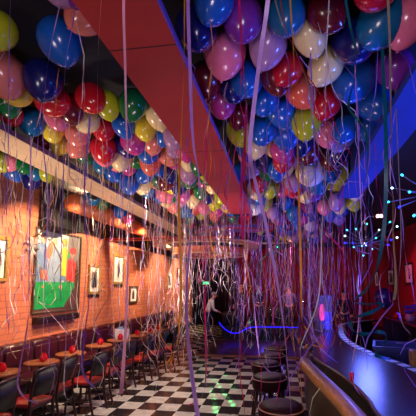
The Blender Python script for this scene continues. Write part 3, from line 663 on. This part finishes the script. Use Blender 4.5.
# gear on the stage
def amp(label, loc, w, h, rz=0):
    t = thing('stage_amplifier', label, 'amplifier', loc, rz)
    MB().rbox((-w/2, -.16, 0), (w/2, .16, h), .02, 'black').build('cabinet', t); MB().rbox((-w/2+.03, -.168, .03), (w/2-.03, -.158, h*.72), .004, 'iron').build('grille', t)
    MB().box((-w/2+.03, -.165, h*.78), (w/2-.03, -.158, h*.93), 'plaque').build('control_panel', t)
    for k in range(5): MB().lathe([(.012, 0), (.012, .02)], 'chrome', 8, Matrix.Translation((-w/2+.07+k*(w-.14)/4, -.165, h*.855)) @ Matrix.Rotation(PI/2, 4, 'X')).build('knob', t)
amp('black amplifier at the left end of the stage', (-2.0, 12.85, .46), .55, .5); amp('black amplifier behind the musicians at stage middle', (-.35, 13.9, .46), .6, .6); amp('black amplifier at the right end of the stage', (1.2, 13.2, .46), .6, .5)
def mic(label, loc):
    t = thing('microphone_stand', label, 'microphone stand', loc)
    MB().lathe([(.13, 0), (.13, .012), (.02, .03)], 'iron', 18).build('base', t); MB().tube([(0, 0, .02), (0, 0, 1.2)], .01, 'chrome', 8).build('pole', t)
    MB().tube([(0, 0, 1.2), (0, .16, 1.32)], .012, 'iron', 8).lathe([(0, -.03), (.026, -.01), (.026, .01), (0, .03)], 'grey', 10, T(0, .18, 1.33), cap=False).build('microphone', t)
mic('microphone stand in front of the grey haired musician', (-.95, 12.7, .46)); mic('microphone stand right of the person in pink', (.65, 12.75, .46))

# ------------------------------------------------------------------ balloons
BC = dict(blue=(.07, .33, .70), navy=(.07, .09, .38), teal=(.06, .38, .58), red=(.74, .07, .15), maroon=(.36, .04, .12), pink=(.86, .42, .55), salmon=(.84, .46, .42), coral=(.86, .36, .26), yellow=(.84, .74, .20), cream=(.90, .80, .58),
          green=(.05, .40, .20), lime=(.66, .68, .12), purple=(.45, .16, .58), mauve=(.66, .48, .66), white=(.86, .84, .86), periwinkle=(.46, .44, .80), magenta=(.70, .20, .50), orange=(.86, .44, .16))
BM_ = {}
for n, c in BC.items():
    m = mat(n+'_latex', c, .22, coat=.35, var=.05); b_ = m.node_tree.nodes['Principled BSDF']
    b_.inputs['Subsurface Weight'].default_value = 0; BM_[n] = m
prof = []
for k in range(15):
    a = PI*k/14; z = math.cos(a); r = math.sin(a)
    if z < 0: z *= 1.22; r *= 1-.16*(-z/1.22)**1.5
    prof.append((max(r, .0), z))
prof = prof[:-1]+[(.06, -1.235), (.035, -1.25), (.05, -1.27), (.075, -1.31), (.0, -1.30)]
BMESH = {n: MB().lathe(prof, BM_[n], 22, cap=False).mesh('balloon_body') for n in BC}
RC = dict(lavender=(.74, .58, .88), silver=(.86, .84, .85), white=(.93, .90, .88), violet=(.58, .44, .82), pink=(.90, .66, .76), magenta=(.82, .12, .42), gold=(.93, .64, .16), teal=(.05, .42, .44), khaki=(.66, .58, .46), red=(.70, .10, .16), rose=(.82, .58, .60), mint=(.5, .8, .66))
def ribbon_mat(n, c):
    m = mat(n, c, .35, .0, var=.15, scale=14); nt = m.node_tree; b = nt.nodes['Principled BSDF']
    tr = nt.nodes.new('ShaderNodeBsdfTranslucent'); mx = nt.nodes.new('ShaderNodeMixShader'); mx.inputs[0].default_value = .55
    tr.inputs['Color'].default_value = (*s2l(c), 1); out = [q for q in nt.nodes if q.type == 'OUTPUT_MATERIAL'][0]
    nt.links.new(b.outputs[0], mx.inputs[1]); nt.links.new(tr.outputs[0], mx.inputs[2]); nt.links.new(mx.outputs[0], out.inputs[0])
    return m
RMAT = {n: ribbon_mat(n+'_ribbon', c) for n, c in RC.items()}
ALL = []   # (root, colour, centre, radius, bay, ribbon colour)
def free(c, r, tol=.80):
    for b in ALL:
        if (b[2]-c).length < (r+b[3])*tol: return False
    return True
def make_balloon(col, c, r, bay, rib, path, w, tilt=None, tw=None, label=None, extra=None, rib2=None):
    t = bpy.data.objects.new('balloon', None); COL.objects.link(t); t.location = c; t.empty_display_size = .1
    o = bpy.data.objects.new('balloon_body', BMESH[col]); COL.objects.link(o); o.parent = t; o.scale = (r, r, r*random.uniform(1.0, 1.1))
    if tilt is None: tilt = (random.gauss(0, .22), random.gauss(0, .22))
    o.rotation_euler = (tilt[0], tilt[1], random.uniform(0, 6)); o.rotation_mode = 'XYZ'
    k = Vector((0, 0, -1.28*r)); k.rotate(Euler((tilt[0], tilt[1], 0)))
    if path is None: return None
    pts = [k+Vector((0, 0, .01*r))] + [Vector(p)-c for p in path]
    b = MB().ribbon(pts, w, RMAT[rib], tw if tw is not None else random.uniform(1.5, 5), PI/2 if label else random.uniform(0, 6)); b.build('ribbon', t)
    if extra: MB().ribbon([k]+[Vector(p)-c for p in extra], w*.8, RMAT[rib2 or rib], random.uniform(2, 5), random.uniform(0, 6)).build('ribbon', t)
    ALL.append([t, col, Vector(c), r, bay, rib, label]); return t
def rib_path(c, zend, sway=.1):
    n = 34; a = random.uniform(0, 6.28); k1 = random.uniform(.6, 1.6); k2 = random.uniform(2, 4); out = []
    dx = random.gauss(0, .10); dy = random.gauss(0, .10); top = c.z-.24; Lh = top-zend; curl = random.choice([0, 0, 1, 1, 2])*random.uniform(.03, .09)
    for i in range(1, n+1):
        t = i/n; s = sway*t
        x = c.x+dx*t+s*math.sin(a+k1*t*5)*.6+.02*t*math.sin(k2*8*t+a); y = c.y+dy*t+s*math.cos(a*1.7+k1*t*4)*.6; z = top-Lh*t
        if t > .72 and curl:
            q = (t-.72)/.28; x += curl*q*math.sin(q*9+a); y += curl*q*math.cos(q*9+a); z += curl*.8*q*math.sin(q*11)
        out.append(Vector((x, y, z)))
    return out
ribL = ['lavender', 'silver', 'white', 'pink', 'rose', 'white', 'silver', 'white', 'gold', 'pink', 'white']; ribR = ['lavender', 'violet', 'magenta', 'silver', 'violet', 'rose', 'teal', 'pink', 'gold', 'lavender', 'magenta', 'khaki']
HAND = [  # centre px, width px, colour
 (60, 40, 44, 'blue'), (1, 72, 45, 'salmon'), (43, 79, 39, 'navy'), (17, 90, 33, 'yellow'), (52, 100, 34, 'red'), (8, 101, 20, 'green'), (10, 112, 24, 'red'), (32, 121, 28, 'teal'), (91, 98, 31, 'red'), (107, 104, 25, 'lime'), (133, 104, 29, 'green'), (-2, 30, 22, 'lime'),
 (124, 124, 25, 'blue'), (145, 127, 24, 'yellow'), (158, 114, 26, 'cream'), (166, 134, 18, 'blue'), (104, 129, 23, 'red'), (126, 145, 25, 'navy'), (121, 158, 23, 'cream'), (104, 152, 25, 'pink'), (52, 128, 24, 'yellow'), (60, 144, 18, 'yellow'), (57, 116, 26, 'pink'), (78, 132, 26, 'salmon'), (88, 121, 24, 'cream'), (84, 153, 20, 'green'), (70, 108, 28, 'maroon'), (43, 139, 22, 'maroon'), (148, 152, 24, 'blue'), (86, 14, 30, 'salmon'), (157, 166, 17, 'blue'), (146, 173, 20, 'blue'), (168, 156, 20, 'salmon'), (176, 148, 16, 'mauve'), (112, 172, 20, 'blue'),
 (214, 1, 42, 'blue'), (243, 19, 42, 'purple'), (225, 52, 44, 'pink'), (196, 29, 44, 'navy'), (268, 44, 40, 'mauve'), (287, 15, 40, 'teal'), (246, 79, 37, 'blue'), (234, 84, 34, 'navy'), (206, 80, 34, 'maroon'), (277, 74, 36, 'maroon'), (221, 101, 32, 'magenta'), (239, 114, 23, 'maroon'), (242, 130, 33, 'lime'), (256, 142, 27, 'cream'), (241, 172, 18, 'blue'), (266, 100, 30, 'blue'), (282, 111, 32, 'blue'), (286, 129, 34, 'blue'), (301, 91, 32, 'coral'), (310, 33, 37, 'cream'), (326, 65, 36, 'cream'), (326, 12, 40, 'maroon'), (381, 22, 50, 'teal'), (405, 20, 46, 'pink'), (377, -14, 46, 'red'), (354, 40, 46, 'navy'), (394, 67, 38, 'purple'), (354, 79, 45, 'blue'), (374, 103, 36, 'blue'), (366, 124, 30, 'blue'), (326, 102, 33, 'red'), (341, 134, 31, 'periwinkle'), (287, 69, 34, 'red'), (314, 172, 25, 'white'), (310, 150, 28, 'maroon'), (283, 168, 22, 'cream'), (331, 168, 16, 'blue'), (297, 185, 20, 'red'), (340, 178, 26, 'lime'), (306, 192, 22, 'cream'), (262, 160, 20, 'navy'), (253, 168, 18, 'mauve'),
 (2, 160, 22, 'lime'), (11, 161, 18, 'pink'), (13, 171, 19, 'blue'), (25, 163, 20, 'green'), (35, 171, 12, 'teal'), (32, 179, 20, 'navy'), (46, 172, 17, 'lime'), (93, 198, 15, 'teal'), (103, 203, 13, 'green'), (120, 211, 14, 'blue'), (128, 217, 12, 'magenta')]
def bay_of(x):
    return 'wall' if x < -2.9 else ('left' if x < -.75 else 'right')
for (px, py, w, col) in HAND:
    d = ray(px, py); z = (3.53 if py < 140 else 3.50) if px > 50 or py < 155 else 3.46
    c = CP+d*((z-H)/d.z); depth = (c-CP).dot(RM @ Vector((0, 0, -1)))
    r = min(max(w/2*depth/F/1.03, .115), .185)
    if c.z+r > ZC: c.z = ZC-r-.005
    bay = bay_of(c.x); near_ = c.y < 3
    zend = random.uniform(1.6, 2.6) if near_ else random.uniform(.7, 2.0)
    make_balloon(col, c, r, bay, random.choice(ribR if bay == 'right' else ribL), rib_path(c, zend), .006, extra=rib_path(c, zend+random.uniform(-.5, .4)) if random.random() < .6 else None, rib2=random.choice(ribR if bay == 'right' else ribL), tilt=(random.gauss(0, .38), random.gauss(0, .38)))
def zl_end(c, zr):
    px = proj(c)[0]
    return random.uniform(1.75, 2.4) if 194 < px < 226 and c.y > 5 else random.uniform(*zr)
def fill(bay, x0, x1, y0, y1, n, cols, rmin=.125, rmax=.155, ribs=ribL, zl=.16, ok=None, zr=(.6, 1.9)):
    got = 0; tries = 0
    while got < n and tries < n*60:
        tries += 1
        r = random.uniform(rmin, rmax); x = random.uniform(x0, x1); y = lerp(y0, y1, random.random()); z = ZC-r*1.02-abs(random.gauss(0, zl))
        c = Vector((x, y, max(z, 3.44 if bay == 'left' else 3.40)))
        if ok and not ok(c): continue
        if not free(c, r): continue
        make_balloon(random.choice(cols), c, r, bay, random.choice(ribs), rib_path(c, zl_end(c, zr)), .0062 if y < 6 else .0085, extra=rib_path(c, zl_end(c, zr)) if random.random() < .55 else None, rib2=random.choice(ribs)); got += 1
    return got
cl_ = ['blue', 'navy', 'teal', 'red', 'maroon', 'pink', 'salmon', 'yellow', 'cream', 'green', 'lime', 'pink', 'blue', 'red', 'cream', 'mauve', 'coral', 'magenta']
cr_ = ['blue', 'blue', 'navy', 'maroon', 'red', 'cream', 'white', 'purple', 'mauve', 'green', 'pink', 'blue', 'periwinkle', 'lime', 'magenta', 'teal']
n1 = fill('left', -2.3, -1.0, 3.2, 6.2, 52, cl_, ok=lambda c: not (proj(c)[1] < 95 and proj(c)[0] < 118))
n2 = fill('left', -2.3, -.6, 6.2, 10.2, 50, cl_, ribs=ribL[:6]+ribR+['magenta', 'red', 'violet'], ok=lambda c: not any(r0-.1 < math.hypot(c.x-a, c.y-b) < r1+.1 for a, b, r0, r1 in ((-2.4, 10.5, 1.25, 1.65), (-2.5, 11.2, .75, 1.2), (-1.1, 8.6, .55, 1.15))))
n3 = fill('right', -.45, .72, 2.9, 5.6, 32, cr_, ribs=ribR, zr=(.6, 1.9))
n4 = fill('right', -.55, 1.35, 5.6, 11.4, 60, cr_, ribs=ribR, zr=(.5, 1.7))
n5 = 0
print('BALLOONS', len(ALL), n1, n2, n3, n4, n5)
# long ribbons seen close up; each hangs from its own balloon higher up
NEAR = [('lavender', .80, .0088, 1.0, [(269, -12), (261, 50), (254, 105), (250, 150), (255, 180), (265, 220), (275, 270), (283, 320), (288, 370), (292, 425)], 'purple'),
 ('pink', 1.45, .013, 1.5, [(124, -8), (125, 60), (127, 140), (130, 200), (128, 260), (126, 320), (123, 370), (121, 394)], 'pink'),
 ('lavender', 1.5, .014, 1.6, [(188, -8), (190, 70), (193, 140), (199, 178), (197, 203), (191, 235), (187, 280), (187, 325), (192, 375), (199, 424)], 'mauve'),
 ('gold', 2.3, .014, 3, [(185, -6), (184, 60), (181, 140), (179, 200), (181, 280), (179, 330), (175, 350), (170, 365)], 'yellow'),
 ('gold', 2.0, .0095, 4, [(290, -8), (294, 60), (297, 130), (299, 200), (301, 270), (302, 318), (308, 331), (316, 341), (322, 347), (313, 345)], 'yellow'),
 ('magenta', 1.8, .0115, 2, [(239, -8), (242, 50), (245, 95), (245, 130), (243, 165), (241, 200), (243, 240)], 'red'),
 ('khaki', 1.7, .0095, 2, [(388, -8), (390, 50), (391, 120), (393, 180), (393, 230), (396, 280), (394, 300)], 'cream'),
 ('teal', 1.8, .011, 3, [(345, -8), (350, 25), (355, 48), (356, 72), (350, 96), (349, 108), (357, 119), (365, 130), (368, 152), (365, 190), (358, 225)], 'green'),
 ('red', 2.0, .006, 3, [(280, -8), (285, 25), (296, 52), (304, 70), (316, 88), (327, 106), (341, 138), (351, 154)], 'red'),
 ('khaki', 2.1, .007, 3, [(274, -8), (281, 20), (294, 47), (301, 66), (308, 84), (312, 110), (318, 145), (330, 165), (347, 192)], 'cream'),
 ('magenta', 3.2, .012, 3, [(285, 150), (290, 185), (303, 207), (320, 226), (343, 250)], 'magenta'),
 ('teal', 2.0, .018, 2.5, [(386, 140), (385, 215), (380, 255), (375, 273), (366, 290), (355, 299), (357, 303), (370, 304), (383, 304), (374, 311), (358, 317), (350, 323), (358, 334), (380, 332), (387, 337), (382, 346), (376, 355), (390, 359)], 'teal'),
 ('violet', 2.4, .005, 3, [(11, -5), (9, 60), (8, 160), (5, 280), (9, 330)], 'purple'), ('lavender', 2.2, .006, 2, [(53, -5), (50, 50), (45, 90), (43, 140), (48, 200), (44, 270)], 'mauve'),
 ('violet', 2.3, .0055, 2, [(69, -5), (65, 70), (64, 150), (62, 220), (60, 300)], 'purple'), ('rose', 2.4, .005, 2, [(102, -5), (98, 60), (97, 130), (90, 200), (84, 300), (74, 350)], 'salmon'),
 ('violet', 2.6, .014, 2, [(84, 200), (90, 280), (84, 340), (82, 368), (88, 381), (97, 391), (103, 408)], 'purple'), ('lavender', 2.6, .012, 2, [(29, 280), (28, 320), (19, 372), (18, 386), (25, 398), (38, 403)], 'mauve'),
 ('magenta', 2.8, .011, 3, [(206, 200), (205, 300), (206, 370), (203, 394), (196, 402), (189, 405)], 'magenta'), ('red', 2.6, .006, 2, [(244, 250), (242, 320), (240, 370), (243, 398), (246, 424)], 'red'),
 ('lavender', 2.7, .006, 3, [(252, 240), (254, 300), (258, 345), (262, 362), (270, 372), (278, 370)], 'periwinkle'), ('silver', 2.5, .006, 2, [(66, 280), (66, 340), (64, 385), (67, 399), (73, 396)], 'white'),
 ('violet', 2.3, .007, 2, [(316, 200), (312, 260), (310, 320), (318, 342), (324, 352), (338, 363)], 'purple'), ('pink', 2.4, .006, 3, [(362, 240), (360, 290), (358, 330), (352, 365), (354, 384), (360, 395)], 'pink'),
 ('khaki', 2.5, .006, 3, [(401, 230), (398, 290), (402, 322), (410, 334), (408, 342), (396, 343)], 'cream'), ('gold', 3.2, .011, 3, [(166, 250), (165, 300), (160, 330), (166, 345), (172, 352), (168, 362), (160, 366)], 'yellow'),
 ('silver', 2.2, .006, 3, [(326, 60), (325, 150), (322, 230), (318, 300), (300, 350), (310, 366)], 'silver')]
for i, (rib, Y, w, tw, pts, col) in enumerate(NEAR):
    col = col if col in BC else 'white'
    if pts[0][1] > 100:
        P = [aty(x, y, Y+.05*math.sin(k*1.7+i)) for k, (x, y) in enumerate(pts)]
        rec = min((r for r in ALL if proj(r[2])[1] < pts[0][1]-12 and r[2].y < Y+2.2), key=lambda r: abs(proj(r[2])[0]-pts[0][0])+10*abs(r[2].y-Y))
        c = rec[2]; MB().ribbon(smooth([Vector((0, 0, -1.2*rec[3]))]+[p-c for p in P], 7), w*1.2, RMAT[rib], tw*.4, PI/2).build('ribbon', rec[0]); continue
    y2 = .95 if 95 < pts[0][0] < 140 else (1.55 if 30 < pts[0][0] < 95 else 1.4)
    if Y > y2: w *= y2/Y; Y = y2
    w *= 1.3; tw *= .3
    P = [aty(x, y, Y+.05*math.sin(k*1.7+i)) for k, (x, y) in enumerate(pts)]
    top = P[0].copy(); zb = 3.42
    if top.z > 3.0: zb = top.z+.35
    c = Vector((top.x+.03, top.y+.02, min(zb, ZC-.14)))
    if top.z > c.z-.2: P = [p for p in P if p.z < c.z-.22]
    P = [Vector((lerp(c.x, P[0].x, .5), lerp(c.y, P[0].y, .5), lerp(c.z-.16, P[0].z, .5)))] + P
    make_balloon(col, c, .135, bay_of(c.x), rib, smooth(P, 7), w, tilt=(0, 0), tw=tw, label='%s balloon whose %s ribbon falls %s' % (col, rib, ['wide and close across the middle of the room', 'nearly straight down in front of the left tables', 'in a gentle bend before the red beam', 'thin past the red beam end', 'long over the bar and hooks at its tip', 'straight beside the red beam', 'straight down in front of the blue beam', 'in a green twist before the blue balloons', 'slanting down to the right', 'slanting down beside the coral balloon', 'slanting over the bar lights', 'in broad zigzag loops over the bar', 'down the far left photo edge', 'beside the large blue balloon', 'behind the large blue balloon', 'past the red balloon to the tables', 'to the floor in an S beside a red seat', 'onto the nearest chairs in a hook', 'to the checker floor in a curl', 'down to the front of the stools', 'onto the second bar stool', 'onto the third table', 'across the bar end', 'onto the red glass on the bar', 'down to the blue bin', 'in a loop by the farthest chair', 'onto the oak rail'][i]))
# labels
bayname = {'left': 'left of the red beam', 'right': 'right of the red beam', 'wall': 'by the brick wall'}
info = []
for rec in ALL:
    t, col, c, r, bay, rib, lab = rec
    nb = sorted(((c-o[2]).length, o[1]) for o in ALL if o is not rec)[:2]
    rec.append([n[1] for n in nb]); px, py, dp = proj(c); rec.append(dp)
rank = {}
for bay in bayname:
    for col in BC:
        L_ = sorted([r for r in ALL if r[4] == bay and r[1] == col], key=lambda r: r[8])
        for i, r in enumerate(L_): rank[id(r)] = (i, len(L_))
ORD = ['nearest', 'second nearest', 'third nearest', 'fourth nearest', 'fifth nearest', 'sixth nearest', 'seventh nearest', 'eighth nearest', 'ninth nearest', 'tenth nearest', 'eleventh nearest', 'twelfth nearest', 'thirteenth nearest', 'fourteenth nearest', 'fifteenth nearest', 'sixteenth nearest', 'seventeenth nearest', 'eighteenth nearest', 'nineteenth nearest', 'twentieth nearest'] + ['%dth nearest' % k for k in range(21, 60)]
def opts(r):
    a, b = r[7]; o = []
    dist = 'near' if r[8] < 3.6 else ('farther' if r[8] < 6.5 else 'distant')
    one = ('an ' if a[0] in 'aeiou' else 'a ')+a; two = b
    pairs = ('two %s balloons' % a) if a == b else '%s and %s balloons' % tuple(sorted((a, b)))
    o.append('%s balloon %s against %s' % (r[1], bayname[r[4]], pairs)); o.append('%s balloon with %s ribbon %s against %s' % (r[1], r[5], bayname[r[4]], pairs))
    return o
cnt = {}
for r in ALL:
    for o in opts(r): cnt[o] = cnt.get(o, 0)+1
for r in ALL:
    t = r[0]; lab = r[6]
    if not lab:
        i, n = rank[id(r)]
        if i == 0: lab = 'nearest %s balloon %s, under the dark ceiling' % (r[1], bayname[r[4]])
        elif i == n-1: lab = 'farthest %s balloon %s, under the dark ceiling' % (r[1], bayname[r[4]])
        else:
            lab = next((o for o in opts(r)  if cnt[o] == 1), None) or '%s %s balloon %s, trailing a %s ribbon' % (ORD[i], r[1], bayname[r[4]], r[5])
    tag(t, lab, 'balloon', {'left': 'balloons under the ceiling left of the red beam', 'right': 'balloons under the ceiling right of the red beam', 'wall': 'balloons by the brick wall'}[r[4]])
# low purple balloon by the right wall
c = aty(384, 297, 7.8)
t = thing('balloon', 'big dark purple balloon hanging low before the crimson wall', 'balloon', c)
o = MB().lathe(prof, mat('dark_purple_latex', (.22, .07, .26), .3, var=.05), 22, cap=False).build('balloon_body', t); o.scale = (.2, .2, .2)
MB().ribbon(smooth([(0, 0, -.25), (.03, .02, -.5), (-.03, 0, -.8), (0, .02, -1.2)], 8), .005, RMAT['violet'], 3).build('ribbon', t)

# ------------------------------------------------------------------ lights
W = bpy.data.worlds.new('world'); sc.world = W; W.use_nodes = True
W.node_tree.nodes['Background'].inputs[0].default_value = (.10, .07, .14, 1); W.node_tree.nodes['Background'].inputs[1].default_value = .03
warm = (1, .68, .42)
def track(label, loc, target, e, col, angle):
    t = thing('track_spotlight', label, 'lamp', loc); d = (Vector(target)-Vector(loc)).normalized(); X = d.to_track_quat('-Z', 'Y').to_matrix().to_4x4()
    MB().lathe([(.0, .10), (.04, .10), (.05, .06), (.055, -.06), (.05, -.06), (.045, .0), (0, .02)], 'black', 16, X, cap=False).build('housing', t)
    MB().tube([(0, 0, .06), (0, 0, ZC-loc[2])], .01, 'iron', 6).build('stem', t)
    l = light('lamp_light', 'SPOT', (0, 0, 0), e, col, None, .04, angle, .6); l.parent = t; l.location = d*.07; l.rotation_euler = d.to_track_quat('-Z', 'Y').to_euler(); return t
tgt = [(5.6, 2.1), (7.0, 2.1), (8.7, 2.1), (10.3, 2.2), (12.2, 1.9), (14.5, 1.8)]
nm = ['near the photo edge', 'over the large poster', 'over the gold frames', 'beyond the gold frames', 'over the far prints', 'at the far wall end']
for i, (y, z) in enumerate(tgt):
    track('black track spotlight aimed at the brick wall, '+nm[i], (-3.2, y-.2, 3.45) if i != 1 else (-3.05, 7.5, 3.42), (XL, y+.1, z), 400, warm, 92)
light('flood_light', 'SPOT', (pf.x+.12, pf.y-.16, pf.z), 170, (1, .66, .36), (-2.0, 4.2, 3.3), .1, 150, .8)
for y in (4.6, 6.4, 8.4): light('ribbon_fill', 'SPOT', (-1.9, y, 3.15), 260 if y < 8 else 140, (1, .74, .62), (-3.0, y+.3, 0), .12, 95, .8)  # spots without fixtures, added to brighten the ribbons over the left aisle
light('beam_bounce_fill', 'SPOT', (-3.4, 3.0, 1.4), 240, (1, .80, .62), (-2.2, 4.6, 3.5), .25, 105, .7)  # added upward spot standing in for warm bounce on the beige beam
light('balloon_bounce_fill', 'SPOT', (-1.7, 5.0, 1.6), 170, (1, .72, .58), (-1.7, 6.6, 3.6), .3, 140, .8)  # added spot standing in for floor bounce onto the left balloons
light('beam_red_light', 'SPOT', (-.5, 2.2, 1.2), 22, (1, .62, .62), (-.75, 3.4, 3.3), .2, 75, .7)
light('camera_side_fill', 'POINT', (.1, -.7, 2.3), 75, (.95, .80, .95), None, .3)  # added fill behind the camera that lifts the close ribbons, no fixture
light('camera_side_warm_fill', 'POINT', (-1.7, -.3, 1.7), 60, (1, .80, .76), None, .3)  # second added fill, pinkish, for the ribbons on the left
light('floor_light', 'SPOT', (-1.2, 7.0, 3.1), 190, (.95, .86, .80), (-1.2, 6.0, 0), .2, 110, .9)
light('blue_bar_light', 'POINT', cA+Vector((-.1, -.2, -.75)), 60, (.12, .16, 1), None, .2)
light('blue_star_light', 'POINT', cB+Vector((-.3, -.2, -.5)), 48, (.05, .09, 1), None, .3)
light('blue_bay_light', 'SPOT', (1.9, 2.0, 2.3), 130, (.05, .16, 1), (.6, 3.2, 3.6), .15, 120, .8)
light('violet_bay_light', 'SPOT', (-.1, 2.4, 1.3), 40, (.85, .6, .9), (.1, 3.2, 3.6), .2, 120, .8)
light('blue_bar_top_light', 'SPOT', (1.5, 2.4, 3.1), 260, (.04, .05, 1), (1.25, 2.3, 1.0), .15, 70, .8)
light('red_wall_light', 'SPOT', (2.9, 9.2, 3.3), 300, (1, .05, .16), (XR, 10.0, 2.2), .1, 85, .7)
light('stage_red_light', 'SPOT', (.4, 10.8, 3.1), 520, (1, .34, .44), (.6, 16, 1.9), .2, 100, .8)
light('stage_violet_light', 'SPOT', (-.4, 8.4, 3.0), 150, (.9, .45, .9), (-.4, 12, 1.2), .2, 100, .8)
light('stage_blue_light', 'AREA', (-.5, 11.9, .75), 14, (.10, .08, 1), (-.5, 11.0, 0), .6)
light('person_fill', 'SPOT', (-2.6, 11.6, 3.2), 90, (1, .9, .8), (-2.75, 13.1, 1.2), .08, 26, .5)  # added spot that picks out the leaning person in white
light('soffit_ring_fill', 'SPOT', (-3.3, 8.6, 1.6), 150, (1, .74, .45), (-2.4, 10.4, 3.1), .1, 70, .8)  # added upward fill so the curved soffits show, not a fixture
light('rail_fill', 'SPOT', (-.9, 1.5, 2.7), 80, (1, .74, .46), (.30, 2.9, 1.0), .1, 42, .8)  # warm fill added to bring out the oak of the arm rail
light('purple_far_light', 'POINT', (-.3, 7.4, 2.0), 18, (.9, .42, .78), None, .3)
rr = random.Random(2)
LP = [(206, 364)]
for (xa, ya), (xb, yb), n in (((212, 376), (233, 405), 9), ((223, 371), (234, 388), 5), ((211, 387), (216, 412), 7)):
    LP += [(lerp(xa, xb, k/(n-1)), lerp(ya, yb, k/(n-1))) for k in range(n)]
for x, y in LP:
    g = atz(x, y, 0); src = Vector((-.2+rr.uniform(-.03, .03), 10.42, 3.08))
    light('laser_light', 'SPOT', src, 11000, (.05, 1, .25), g, .0, 1.05, 1.0)
sc.view_settings.view_transform = 'Standard'; sc.view_settings.look = 'None'; sc.view_settings.gamma = 1.0; sc.view_settings.exposure = 0.0; sc.view_settings.use_curve_mapping = False
